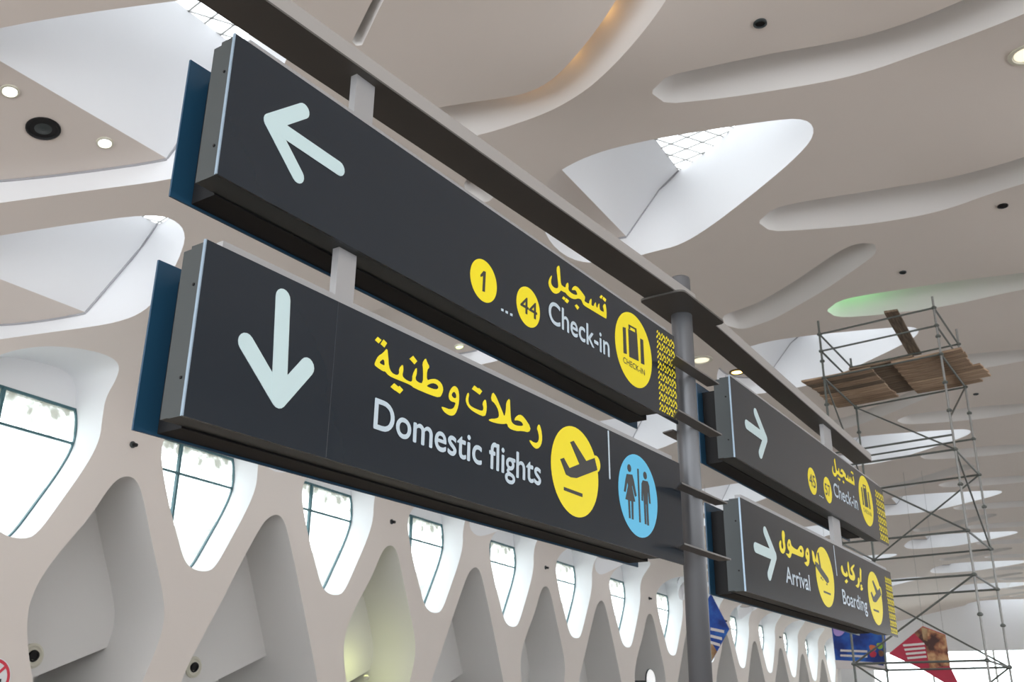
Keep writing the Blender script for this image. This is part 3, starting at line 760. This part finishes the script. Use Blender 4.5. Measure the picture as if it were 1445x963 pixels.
# ---- upper right sign
arrow(PR, S_UR, (1080, 619), (1066, 583), (1073, 641), (1053.5, 599.5), 0.043)
ZF = zoomer(1090, 630, 8.025)
d6, _ = disc(PR, S_UR, zb(390, 511, 245, 549, 1090, 630, 8.025), 'yellow', 'number_disc')
lettering(PR, d6, '45', *ZF([(422, 440), (490, 482), (422, 310)]), 'ink', 'numeral', bold=.002)
d7, _ = disc(PR, S_UR, zb(569, 683, 351, 645, 1090, 630, 8.025), 'yellow', 'number_disc')
lettering(PR, d7, '57', *ZF([(600, 545), (658, 578), (600, 425)]), 'ink', 'numeral', bold=.002)
for x, y in ((535, 560), (553, 572), (571, 585)):
    mb = MB(); poly_px(mb, PR, [ZF([(x - 5, y - 8), (x + 5, y - 2), (x + 5, y + 8), (x - 5, y + 2)])], smooth=0); mb.build('ellipsis_dot', 'text', S_UR)
lettering(PR, S_UR, 'Check-in', *ZF([(697, 560), (970, 722), (697, 420)]), 'text', bold=.003)
def fitter(src_pts, dst):          # similarity by boxes: src picture points on PL -> dst box (t0, t1, z at src lowest right, z top)
    a = np.array([PL.px(q) for q in src_pts]); x0, x1, y0, y1 = a[:, 0].min(), a[:, 0].max(), a[:, 1].min(), a[:, 1].max()
    t0, t1, z0, z1 = dst
    return lambda q: (t0 + (q[0] - x0) / (x1 - x0) * (t1 - t0), z0 + (q[1] - y0) / (y1 - y0) * (z1 - z0))
ta, tb_ = PR.px(ZF([(672, 250)])[0])[0], PR.px(ZF([(929, 430)])[0])[0]
za, zb_ = PR.px(ZF([(697, 133)])[0])[1], PR.px(ZF([(805, 426)])[0])[1]
script_part(PR, S_UR, TASJIL, fitter([q for g in TASJIL for l in g for q in l], (ta, tb_, zb_, za)))
d8, c8 = disc(PR, S_UR, zb(961, 1159, 339, 904, 1090, 630, 8.025), 'yellow', 'pictogram_disc')
def ring_map(q): k = c8[2] / c3[2]; return (c8[0] + (q[0] - c3[0]) * k, c8[1] + (q[1] - c3[1]) * k)
case_icon(PR, d8, [[ring_map(PL.px(q)) for q in ZA(l)] for l in CASE])
qa, qb, qc = (ring_map(PL.px(q)) for q in ZA([(848, 598), (961, 668), (848, 569)]))
pp = lambda q: tuple(PR.proj(*q))
lettering(PR, d8, 'CHECK-IN', pp(qa), pp(qb), pp(qc), 'ink')
pattern(PR, S_UR, r1s + .005, (r1c[0] + r1d[0]) / 2 - .005, (r1b[1] + r1d[1]) / 2 + .005, (r1a[1] + r1c[1]) / 2 - .005)

# ---- lower right sign
arrow(PR, S_LR, (1093, 785), (1079.5, 750.5), (1085.5, 812.5), (1066, 773), 0.043)
ZG = zoomer(1090, 740, 6.42)
WUSUL = [[ZG([(92, 50), (112, 85), (108, 150), (119, 210), (110, 257), (92, 272), (70, 247), (59, 190), (62, 160), (75, 143), (79, 165), (77, 200), (88, 230), (98, 215), (90, 150), (82, 85)])],
         [ZG([(145, 133), (161, 145), (168, 190), (190, 215), (225, 236), (235, 215), (250, 193), (270, 203), (284, 245), (281, 297), (265, 302), (180, 264), (172, 267), (165, 300), (150, 312), (118, 266), (130, 265), (148, 275), (155, 248), (138, 227), (131, 180)]), ZG([(242, 238), (258, 225), (269, 250), (262, 264)]), ZG([(145, 172), (154, 180), (154, 207), (145, 200)])],
         [ZG([(315, 208), (331, 240), (336, 310), (331, 362), (318, 387), (300, 372), (286, 345), (305, 345), (316, 332), (298, 302), (297, 250)]), ZG([(310, 247), (321, 262), (321, 287), (310, 277)])]]
script_part(PR, S_LR, WUSUL)
RAK = [[ZG([(628, 368), (638, 400), (645, 435), (666, 452), (668, 425), (680, 445), (684, 472), (665, 482), (640, 464), (624, 430), (619, 395)])], [ZG([(670, 498), (684, 520), (668, 541), (653, 518)])],
       [ZG([(682, 333), (692, 360), (697, 430), (703, 455), (722, 470), (726, 452), (705, 412), (710, 390), (739, 363), (743, 380), (723, 405), (739, 440), (749, 480), (741, 514), (715, 510), (693, 484), (686, 440), (678, 370)])],
       [ZG([(778, 478), (790, 510), (786, 562), (772, 584), (748, 553), (765, 552), (775, 535), (771, 505)])], [ZG([(792, 393), (804, 420), (804, 522), (794, 527), (789, 450)])],
       [ZG([(802, 543), (814, 560), (809, 570), (822, 585), (808, 608), (794, 590), (802, 575), (794, 562)])]]
script_part(PR, S_LR, RAK)
lettering(PR, S_LR, 'Arrival', *ZG([(124, 528), (342, 605), (124, 386)]), 'text', bold=.003)
lettering(PR, S_LR, 'Boarding', *ZG([(640, 720), (862, 800), (632, 592)]), 'text', bold=.003)
d9, c9 = disc(PR, S_LR, zb(377, 574, 211, 751, 1090, 740, 6.42), 'yellow', 'pictogram_disc')
mb = MB(); poly_px(mb, PR, [ZG([(356, 236), (372, 252), (392, 330), (384, 372), (366, 330)])], -.0014, 0); mb.build('wing_halo', 'yellow', d9)
mb = MB()
for l in ([(385, 338), (405, 352), (442, 400), (503, 490), (512, 525), (496, 538), (440, 462), (386, 376)], [(404, 262), (416, 256), (440, 402), (424, 382)], [(437, 475), (446, 484), (446, 502), (437, 493)], [(452, 495), (458, 503), (458, 515), (452, 508)], [(486, 536), (496, 542), (496, 556), (486, 549)], [(463, 603), (526, 630), (526, 646), (463, 620)]):
    extrude_poly(mb, PR, [[PR.px(q) for q in ZG(l)]], -.003)
mb.build('arriving_plane_icon', 'ink', d9)
mb = MB(); stroke(mb, PR, PR.px(ZG([(553, 200)])[0]), PR.px(ZG([(583, 462)])[0]), .009); mb.build('divider_line', 'text', S_LR)
d10, c10 = disc(PR, S_LR, zb(852, 1011, 434, 914, 1090, 740, 6.42), 'yellow', 'pictogram_disc')
def ring_map2(q): k = c10[2] / c4[2]; return (c10[0] + (q[0] - c4[0]) * k, c10[1] + (q[1] - c4[1]) * k)
q = ring_map2(cn); mb = MB(); extrude_poly(mb, PR, [disc_loop((q[0], q[1], .052), 28)], -.0014); mb.build('nose_halo', 'yellow', d10)
mb = MB()
for l in ([(325, 225), (350, 215), (440, 360), (500, 338), (520, 425), (372, 482), (330, 477), (295, 457), (254, 346), (280, 337), (320, 411), (391, 382)], [(280, 545), (413, 594), (413, 619), (280, 569)]):
    extrude_poly(mb, PR, [[ring_map2(PL.px(q)) for q in ZE(l)]], -.003)
mb.build('departing_plane_icon', 'ink', d10)
pattern(PR, S_LR, r2s + .005, (r2c[0] + r2d[0]) / 2 - .005, (r2b[1] + r2d[1]) / 2 + .005, (r2a[1] + r2c[1]) / 2 - .005)

# ---- post, beams, brackets, hangers
POST = empty('sign_post', PL.at(6.78, -CAMZ, .06), 'grey round steel pole with long dark beams carrying the four signs', 'post')
def tz(t, d, z): q = SA * t - SN * d; return Vector((q[0], q[1], z + CAMZ))
MB().lathe(tz(6.78, 3.06, -CAMZ), (0, 0, 1), [(.082, 0), (.082, CAMZ + 3.34), (.078, CAMZ + 3.355), (.04, CAMZ + 3.36)], 40).build('pole', 'pole', POST, smooth=False)
for p_ in bpy.data.objects['pole'].data.polygons: p_.use_smooth = len(p_.vertices) == 4
BZ = 3.05
def beam(t0, d0, t1, d1, w, h):
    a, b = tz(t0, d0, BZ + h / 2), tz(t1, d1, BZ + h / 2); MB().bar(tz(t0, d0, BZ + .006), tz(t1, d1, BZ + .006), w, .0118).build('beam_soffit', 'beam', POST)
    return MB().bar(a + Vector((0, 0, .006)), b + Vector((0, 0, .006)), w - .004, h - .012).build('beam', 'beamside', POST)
beam(1.2, 3.195, 6.70, 3.02, .25, .10); beam(6.86, 3.03, 12.35, 3.262, .215, .10)
pl = []; tA, tB, dA, dB, rr = 6.33, 7.12, 2.835, 3.205, .05
for cx_, cy_, a0 in ((tB - rr, dB - rr, 0), (tA + rr, dB - rr, 90), (tA + rr, dA + rr, 180), (tB - rr, dA + rr, 270)):
    for j in range(6): a = math.radians(a0 + 18 * j); pl.append((cx_ + rr * math.cos(a), cy_ + rr * math.sin(a)))
n = len(pl); MB().add([tz(t, d, BZ - .016) for t, d in pl] + [tz(t, d, BZ - .001) for t, d in pl], [tuple(range(n)), tuple(range(2 * n - 1, n - 1, -1))] + [(i, n + i, n + (i + 1) % n, (i + 1) % n) for i in range(n)]).build('flange_plate', 'beam', POST)
PF = Plane(-SN * 2.88, SA)
for a, b in (((954, 499.5), (1015, 542)), ((957.5, 577.5), (1019, 613)), ((962, 679), (1027, 711)), ((965.5, 765.5), (1032, 789.5))):
    ta, za = PF.px(a); tb2, zb2 = PF.px(b); z = (za + zb2) / 2
    for d0, d1 in ((2.88, 2.982), (3.138, 3.24)):
        mb = MB(); q = [(ta if d0 < 3 else 6.69, d0), (tb2, d0), (tb2, d1), (ta + .13 if d0 < 3 else 6.72, d1)]
        mb.hexa([tz(t, d, z - .012) for t, d in q] + [tz(t, d, z) for t, d in q]); mb.build('bracket_bar', 'bracket', POST)
def hanger(P, p0, p1, z0, z1, w0, w1):
    t0 = P.px(p0)[0]; t1 = P.px(p1)[0]
    slab(MB(), P, t0, t1, z0, z1, w0, w1).build('hanger', 'hanger', POST)
ph = Plane(-SN * 3.06, SA)
slab(MB(), PL, 3.02, 3.155, 2.80, BZ + .002, .06, .10).build('hanger', 'hanger', POST)
slab(MB(), PL, 2.985, 3.105, 1.812, 2.064, .05, .09).build('hanger', 'hanger', POST)
tr_ = PR.px((1172, 625))[0]; slab(MB(), PR, tr_, tr_ + .28, (r1a[1] + r1c[1]) / 2 + .046, BZ + .002, .06, .10).build('hanger', 'hanger', POST)
tr_ = PR.px((1184, 760))[0]; slab(MB(), PR, tr_, tr_ + .28, (r2a[1] + r2c[1]) / 2 + .046, (r1b[1] + r1d[1]) / 2 + .004, .05, .09).build('hanger', 'hanger', POST)

# ================================================================== SCAFFOLD
SC = empty('scaffold_tower', (9.36, 23.05, 0), 'tall tubular steel scaffold tower with braces and couplers', 'scaffold')
PA, PB, PC, PD = (np.array(q) for q in ((7.53, 22.77), (9.64, 21.03), (11.17, 23.32), (9.08, 25.14)))
def sp(P, z): return Vector((P[0], P[1], z + CAMZ))
LEV = [8.56, 7.87, 5.67, 3.91, 3.0, 1.3, -0.6]
tops = {0: 9.35, 1: 9.28, 2: 9.4, 3: 9.25}
for i, P_ in enumerate((PA, PB, PC, PD)):
    MB().tube(sp(P_, -CAMZ + .012), sp(P_, tops[i]), .027, 8).build('leg', 'scafl' if i in (1, 2) else 'scaf', SC)
    MB().hexa([sp(P_ + np.array(o), -CAMZ) for o in ((-.08, -.08), (.08, -.08), (.08, .08), (-.08, .08))] + [sp(P_ + np.array(o), -CAMZ + .012) for o in ((-.08, -.08), (.08, -.08), (.08, .08), (-.08, .08))]).build('base_plate', 'scaf', SC)
    for z in [9.0] + LEV + [8.3, 7.2, 6.55, 4.9, 2.2, 0.4]:
        MB().lathe(sp(P_, z - .035), (0, 0, 1), [(.035, 0), (.062, .02), (.062, .045), (.035, .075)], 8).build('coupler', 'scaf', SC)
def tube_between(a, za, b, zb2, name, r=.024, m='scaf'):
    MB().tube(sp(a, za), sp(b, zb2), r, 8).build(name, m, SC)
for z in [9.0] + LEV:
    tube_between(PA, z, PB, z, 'ledger')
    if z != 8.56: tube_between(PD, z, PC, z, 'ledger')
    tube_between(PB, z, PC, z, 'transom'); tube_between(PA, z, PD, z, 'transom')
tube_between(PD, 6.55, PC, 6.55, 'ledger'); tube_between(PA, 6.0, PB, 6.0, 'ledger')
for a, za, b, z2 in ((PD, 7.87, PB, 5.67), (PA, 5.67, PB, 3.91), (PC, 5.67, PD, 3.91), (PB, 3.0, PA, 1.3), (PD, 3.0, PC, 1.3), (PC, 7.87, PB, 6.4), (PB, 5.67, PC, 3.91), (PD, 5.67, PA, 7.87), (PA, 1.3, PB, -.6), (PC, 1.3, PD, -.6)):
    tube_between(a, za, b, z2, 'brace', .021)
AX = (PB - PA) / np.linalg.norm(PB - PA); AYv = (PD - PA) / np.linalg.norm(PD - PA)
def plank(c, ang_vec, L, wd, th, m, label, zc, tilt=0.0):
    o = bpy.data.objects.new('plank', None)
    d = np.array(ang_vec) / np.linalg.norm(ang_vec); pn = np.array([-d[1], d[0]])
    seg = 8; vs = []; jag = random.uniform(-.04, .04); jag2 = random.uniform(-.04, .04)
    for i in range(seg + 1):
        f = i / seg; x = -L / 2 + L * f; bow = .012 * math.sin(math.pi * f)
        for yy, zz in ((-wd / 2, -th / 2), (wd / 2, -th / 2), (wd / 2, th / 2), (-wd / 2, th / 2)):
            xx = x + (jag if i == 0 and yy > 0 else 0) + (jag2 if i == seg and yy > 0 else 0)
            vs.append((xx, yy, zz - bow + tilt * x))
    fs = [(0, 3, 2, 1), tuple(seg * 4 + k for k in range(4))]
    for i in range(seg):
        for k in range(4): fs.append((i * 4 + k, i * 4 + (k + 1) % 4, i * 4 + 4 + (k + 1) % 4, i * 4 + 4 + k))
    o = mesh_obj('plank', vs, fs, m); o.location = (c[0], c[1], zc + CAMZ); o.rotation_euler = (0, 0, math.atan2(d[1], d[0]))
    tag(o, label, 'plank', 'planks on the scaffold'); return o
nrow = 8; zp = 7.87 + .024 + .03
ordw = ['first', 'second', 'third', 'fourth', 'fifth', 'sixth', 'seventh', 'eighth']
for j in range(nrow):
    y = .215 + 2.36 * j / (nrow - 1)
    for h, (x0, x1) in enumerate(((-.55 + random.uniform(-.1, .12), 1.12), (1.62, 3.30 + random.uniform(-.15, .12)))):
        c = PA + AX * (x0 + x1) / 2 + AYv * y
        plank(c, AX, x1 - x0, .305, .045, ('wood1', 'wood3', 'wood2')[random.choice((0, 0, 1, 1, 2))], 'weathered brown platform board, %s row from the nearest tower side, %s half' % (ordw[j], 'left' if h == 0 else 'right'), zp + random.uniform(0, .02))
for j in range(5):
    y = .35 + .5 * j; c = PA + AX * 1.37 + AYv * y
    plank(c, AX, 1.5, .47, .04, 'wood2', 'dark short board bridging the platform gap, %s from the nearest tower side' % ordw[j], zp + .085)
a = PA + (PB - PA) * .66; b = PD + (PC - PD) * .60
plank((a + b) / 2, b - a, np.linalg.norm(b - a) + .5, .30, .05, 'wood2', 'single dark plank laid across the top guard rails', 9.0 + .024 + .04)

# ================================================================== SMALL FIXTURES
def facing(u, v):                # downward normal of the shell
    s = s_of_v(v); v0, z0 = vz_of_s(s - .05); v1, z1 = vz_of_s(s + .05)
    n = W(0, z1 - z0, -(v1 - v0)) - W(0, 0, 0); return n.normalized()
def ceil_point(p): u, s = pix_shell(p); v, z = vz_of_s(s); return u, v, S3(u, s)
def downlight(p, r, body, lens, label, name='downlight', group='ceiling downlights', X=None, nrm=None):
    if X is None: u, v, X = ceil_point(p); nrm = facing(u, v)
    e = empty(name, X, label, 'light', group)
    MB().lathe(X + nrm * .0, nrm, [(r * 1.02, -.01), (r * 1.02, .03), (r * .80, .04), (r * .74, .012)], 24).build('ring', body, e)
    MB().lathe(X, nrm, [(r * .73, .008), (r * .70, .016), (r * .3, .022)], 24).build('lens', lens, e)
    return e
downlight((1072, 27), .11, 'cab', 'black', 'small dark unlit downlight above the uppermost right ceiling groove')
downlight((1415, 290), .11, 'black', 'black', 'small black ceiling fitting near the right edge above the scaffold')
downlight((1274, 384), .085, 'cab', 'black', 'small grey unlit downlight above the green lit groove')
downlight((1377, 556), .09, 'cab', 'black', 'small grey unlit downlight to the right of the scaffold platform')
downlight((1449, 76), .30, 'cream', 'lampc', 'large round cream lamp cut by the right edge of the photo')
downlight((989, 508), .36, 'cream', 'lampc', 'round cream lamp just right of the pole above the bracket')
downlight((1040, 525), .26, 'brass', 'lampo', 'glowing amber downlight below the right dark beam')
downlight((648, 489), .15, 'cream', 'lampg', 'bright lime-white downlight seen between the two left signs')
# fittings on the coffer soffit at the upper left
zs = OP1['P0'][2]
for p, kind in (((14, 128), 0), ((148, 201), 0), ((61, 181), 1)):
    a_, n_ = soffit_plane(OP1); d_ = ray(p); dh = np.array([d_[:2] @ U2, d_[:2] @ V2, d_[2]]); X = W(*(dh * float((a_ @ n_) / (dh @ n_)))); sn = W(*n_) - W(0, 0, 0); sn = (sn if sn.z < 0 else -sn).normalized()
    if kind == 0: downlight(None, .16, 'cream', 'lampw', 'bright white downlight left of the black speaker' if p[0] < 50 else 'bright white downlight right of the black speaker', X=X, nrm=sn, group='soffit downlights')
    else:
        e = empty('ceiling_speaker', X, 'round black speaker in the grey soffit between two lit downlights', 'speaker')
        MB().lathe(X, sn, [(.31, -.01), (.31, .03), (.27, .05), (.25, .02)], 28).build('ring', 'black', e)
        MB().lathe(X, sn, [(.24, .0), (.20, .012), (.10, .03), (.03, .05)], 28).build('cone', 'cab', e)
# small spots over every second niche
for k, c, f, lp in NICHE:
    if k % 2 == 0 and k < 12:
        X = W(c * VW, -VW, .32 * VW); n = -OUT
        e = empty('wall_spot', X, 'small dark wall spot above the %s niche from the left' % (['first', 'third', 'fifth', 'seventh', 'ninth', 'eleventh'][k // 2]), 'light', 'small wall spots')
        MB().lathe(X, n, [(.09, 0), (.09, .03), (.05, .05)], 16).build('mount', 'cab', e)
        MB().tube(X + n * .04, X + n * .16 + Vector((0, 0, -.03)), .05, 12).build('head', 'black', e)
# speakers on the niche backs
VB = -VW - DN + .02
def wall_px(p, v): d = ray(p); k = v / (d[:2] @ V2); return (float(d[:2] @ U2) * k, float(d[2]) * k)
for p, lab in (((45, 926), 'round cream and black speaker in the leftmost niche'), ((272, 942), 'round cream and black speaker in the second niche from left')):
    u, z = wall_px(p, VB); X = W(u, VB, z); n = -OUT
    e = empty('wall_speaker', X, lab, 'speaker', 'niche speakers')
    MB().lathe(X, n, [(.30, 0), (.30, .05), (.24, .08), (.19, .05)], 28).build('ring', 'cream', e)
    MB().lathe(X + n * .04, (n + Vector((0, 0, -.35))).normalized(), [(.15, 0), (.14, .06), (.10, .065), (.09, .04)], 24).build('housing', 'black', e)
u, z = wall_px((917, 962), -VW - .3); X = W(u, -VW - .3, z)
e = empty('wall_lamp', X, 'round white lamp at the bottom of the niche left of the pole', 'light')
MB().lathe(X, -OUT, [(.62, 0), (.62, .06), (.56, .12), (.35, .18), (.1, .2)], 36).build('diffuser', 'lampd', e)
MB().lathe(X, -OUT, [(.66, -.02), (.66, .04), (.63, .05)], 36).build('rim', 'cab', e); MB().tube(X + OUT * .02, X + OUT * (DN + .27), .05, 10).build('stem', 'cab', e)
# no smoking sign on the wall face at the lower left
u, z = wall_px((-9, 957), -VW + .03); X = W(u, -VW, z); n = -OUT
e = empty('no_smoking_sign', X, 'round red and white no smoking sign at the lower left edge', 'sign')
MB().lathe(X, n, [(.42, 0.002), (.42, .02)], 40).build('plate', 'signwhite', e)
mb = MB(); n_ = 40; r1_, r2_ = .40, .33; ux = Vector((U2[0], U2[1], 0)); vz = Vector((0, 0, 1))
mb.add([X + n * .022 + (ux * math.cos(6.2832 * i / n_) + vz * math.sin(6.2832 * i / n_)) * r for r in (r1_, r2_) for i in range(n_)], [(i, (i + 1) % n_, n_ + (i + 1) % n_, n_ + i) for i in range(n_)])
mb.build('red_ring', 'red', e)
MB().bar(X + n * .026 - (ux + vz) * .24, X + n * .026 + (ux + vz) * .24, .06, .006, up=tuple(n)).build('red_slash', 'red', e)
mb = MB(); mb.bar(X + n * .023 + ux * -.22 + vz * -.05, X + n * .023 + ux * .2 + vz * -.05, .07, .003, up=tuple(n)); mb.build('cigarette', 'black', e)
mb = MB(); 
for q in (-.15, -.22): mb.bar(X + n * .023 + ux * -.15 + vz * q, X + n * .023 + ux * .18 + vz * q, .02, .003, up=tuple(n))
mb.build('printed_lines', 'cab', e)

# hanging printed banners in the distance
def banner_mat(name, c1, c2, c3, sc):
    m = bpy.data.materials.new(name); m.use_nodes = True; nt = m.node_tree; b = nt.nodes['Principled BSDF']
    tc = nt.nodes.new('ShaderNodeTexCoord'); n = nt.nodes.new('ShaderNodeTexNoise'); n.inputs['Scale'].default_value = sc; n.inputs['Detail'].default_value = 3
    rp = nt.nodes.new('ShaderNodeValToRGB'); rp.color_ramp.elements[0].position = .38; rp.color_ramp.elements[0].color = (*c1, 1)
    rp.color_ramp.elements[1].position = .66; rp.color_ramp.elements[1].color = (*c3, 1)
    q = rp.color_ramp.elements.new(.5); q.color = (*c2, 1)
    nt.links.new(tc.outputs['Object'], n.inputs['Vector']); nt.links.new(n.outputs['Fac'], rp.inputs[0]); nt.links.new(rp.outputs[0], b.inputs['Base Color']); b.inputs['Roughness'].default_value = .6
    return m
MT['bblue'] = banner_mat('blue_banner_print', (.006, .03, .20), (.01, .07, .38), (.03, .16, .55), 1.2)
MT['bred'] = mat('red_banner_print', (.50, .03, .07), .6, noise=.25, nscale=1.5)
MT['bfood'] = banner_mat('photo_banner_print', (.07, .025, .02), (.32, .12, .06), (.62, .36, .18), 2.6)
MT['bsand'] = banner_mat('sand_banner_print', (.16, .07, .03), (.35, .2, .1), (.5, .36, .2), 1.4)
MT['bwhite'] = mat('white_banner_print', (.74, .70, .69), .6)
MT['bviolet'] = mat('violet_banner_print', (.42, .30, .66), .6)
MT['bgreen'] = mat('green_banner_print', (.30, .52, .05), .6)
MT['borange'] = mat('orange_banner_print', (.62, .16, .06), .6)
class CrossPlane:                 # vertical plane across the hall at u
    def __init__(s, u): s.u = u
    def px(s, p): d = ray(p); k = s.u / (d[:2] @ U2); return (float(d[:2] @ V2) * k, float(d[2]) * k)
def banner_piece(name, P, pts, m, parent, off, th=.02):
    l = [P.px(q) for q in pts]; pv, tr = tess([l]); n = len(l)
    vs = [W(P.u - off, a, z) for a, z in pv] + [W(P.u - off + th, a, z) for a, z in pv]
    fs = list(tr) + [tuple(n + i for i in reversed(t)) for t in tr] + [(i, (i + 1) % n, n + (i + 1) % n, n + i) for i in range(n)]
    return mesh_obj(name, vs, fs, m, parent)
def wires(P, pts, parent):
    for p in pts:
        a, z = P.px(p); MB().tube(W(P.u, a, z), W(P.u, a, shell_z(P.u, a) - .02), .006, 6).build('suspension_wire', 'scafl', parent)
B1 = CrossPlane(44.0); e = empty('banner', W(44, B1.px((1005, 930))[0], B1.px((1005, 930))[1]), 'blue diamond banner just right of the pole', 'banner', 'hanging banners')
banner_piece('cloth', B1, [(1003, 838), (1029, 888), (1004, 934), (975, 890)], 'bblue', e, 0, .05)
banner_piece('photo_print', B1, [(1004, 934), (975, 890), (990, 880), (1007, 912), (1012, 920)], 'bsand', e, .02)
for y in (886, 896, 905): banner_piece('printed_line', B1, [(1003, y), (1022 - (y - 886) * .3, y + 4), (1022 - (y - 886) * .3, y + 8), (1003, y + 4)], 'bwhite', e, .03)
wires(B1, [(1003, 840)], e)
B2 = CrossPlane(52.0); e = empty('banner', W(52, B2.px((1215, 940))[0], B2.px((1215, 940))[1]), 'blue rectangular banner with white foot under the right signs', 'banner', 'hanging banners')
banner_piece('cloth', B2, [(1172, 872), (1248, 880), (1252, 947), (1180, 944)], 'bblue', e, 0, .05)
banner_piece('white_foot', B2, [(1178, 932), (1251, 936), (1252, 947), (1180, 944)], 'bwhite', e, .02)
banner_piece('violet_disc', B2, chaikin([(1175, 876), (1192, 878), (1194, 890), (1186, 899), (1176, 897)], 2), 'bviolet', e, .02)
for y in (917, 924): banner_piece('printed_line', B2, [(1186, y), (1224, y + 1.5), (1224, y + 4.5), (1186, y + 3)], 'bwhite', e, .03)
for pts, m in (([(1226, 910), (1237, 912), (1236, 919), (1228, 919)], 'borange'), ([(1236, 908), (1245, 908), (1246, 916), (1239, 917)], 'bgreen'), ([(1227, 919), (1237, 920), (1236, 928), (1228, 928)], 'bred'), ([(1239, 918), (1247, 919), (1247, 927), (1241, 927)], 'bsand')):
    banner_piece('printed_jar', B2, chaikin(pts, 1), m, e, .03)
banner_piece('blue_logo', B2, [(1239, 933), (1247, 934), (1247, 940), (1239, 939)], 'bblue', e, .03)
wires(B2, [(1174, 873), (1246, 881)], e)
B3 = CrossPlane(48.0); e = empty('banner', W(48, B3.px((1310, 960))[0], B3.px((1310, 960))[1]), 'red and brown diamond banner with shop photo behind the scaffold', 'banner', 'hanging banners')
banner_piece('cloth', B3, [(1254, 923), (1302, 884), (1334, 896), (1341, 942), (1354, 968), (1336, 966), (1299, 944)], 'bred', e, 0, .05)
banner_piece('photo_print', B3, [(1290, 894), (1302, 885), (1334, 897), (1341, 940), (1312, 944), (1306, 910)], 'bfood', e, .02)
banner_piece('awning_print', B3, [(1300, 886), (1309, 888), (1309, 906), (1303, 903)], 'bsand', e, .03)
for i, y in enumerate((909, 915, 921, 927)): banner_piece('printed_line', B3, [(1274 + i * 2, y + 1), (1304 + i, y - 1.5), (1305 + i, y + 1.5), (1275 + i * 2, y + 4)], 'bwhite', e, .03)
wires(B3, [(1303, 886), (1332, 897)], e)

# coloured cove lamps hidden behind the lips of two grooves, and one lit niche
def cove(n2, f2, i, col, power, label, drop=.55):
    a, b = n2[i], f2[i]; p = a + (b - a) * .18; z = shell_z(*a) + drop * 1.4
    X = W(p[0], p[1], z)
    e = empty('cove_lamp', X, label, 'light', 'coloured cove lamps')
    MB().bar(X + W(0, -.2, 0) - W(0, 0, 0), X + W(0, .2, 0) - W(0, 0, 0), .05, .05).build('lamp_body', 'cream', e)
    l = bpy.data.lights.new('cove_light', 'POINT'); l.color = col; l.energy = power; l.shadow_soft_size = .12
    lo = bpy.data.objects.new('cove_light', l); lo.location = X - Vector((0, 0, .12)); link(lo, e)
cove(*TROUGHS[2][:2], 4, (.25, 1.0, .30), 26, 'green cove lamp hidden in the groove above the scaffold')
for i, wd_ in ((8, 'uppermost'), (15, 'upper'), (22, 'lower'), (29, 'lowermost')): cove(*TROUGHS[15][:2], i, (1.0, .52, .14), 4, 'amber cove lamp hidden in the %s part of the curved groove at top centre' % wd_)
k, c, f, lp = NICHE[3]
X = W((c + .02) * VW, -VW - 1.0, .07 * VW)
e = empty('niche_lamp', X, 'yellow-green lamp low in the third visible niche', 'light')
MB().lathe(X, (0, 0, 1), [(.08, -.1), (.1, 0), (.06, .05)], 14).build('lamp_body', 'cream', e)
l = bpy.data.lights.new('niche_light', 'POINT'); l.color = (.9, 1.0, .35); l.energy = 22; l.shadow_soft_size = .3
lo = bpy.data.objects.new('niche_light', l); lo.location = X + Vector((0, 0, .4)); link(lo, e)
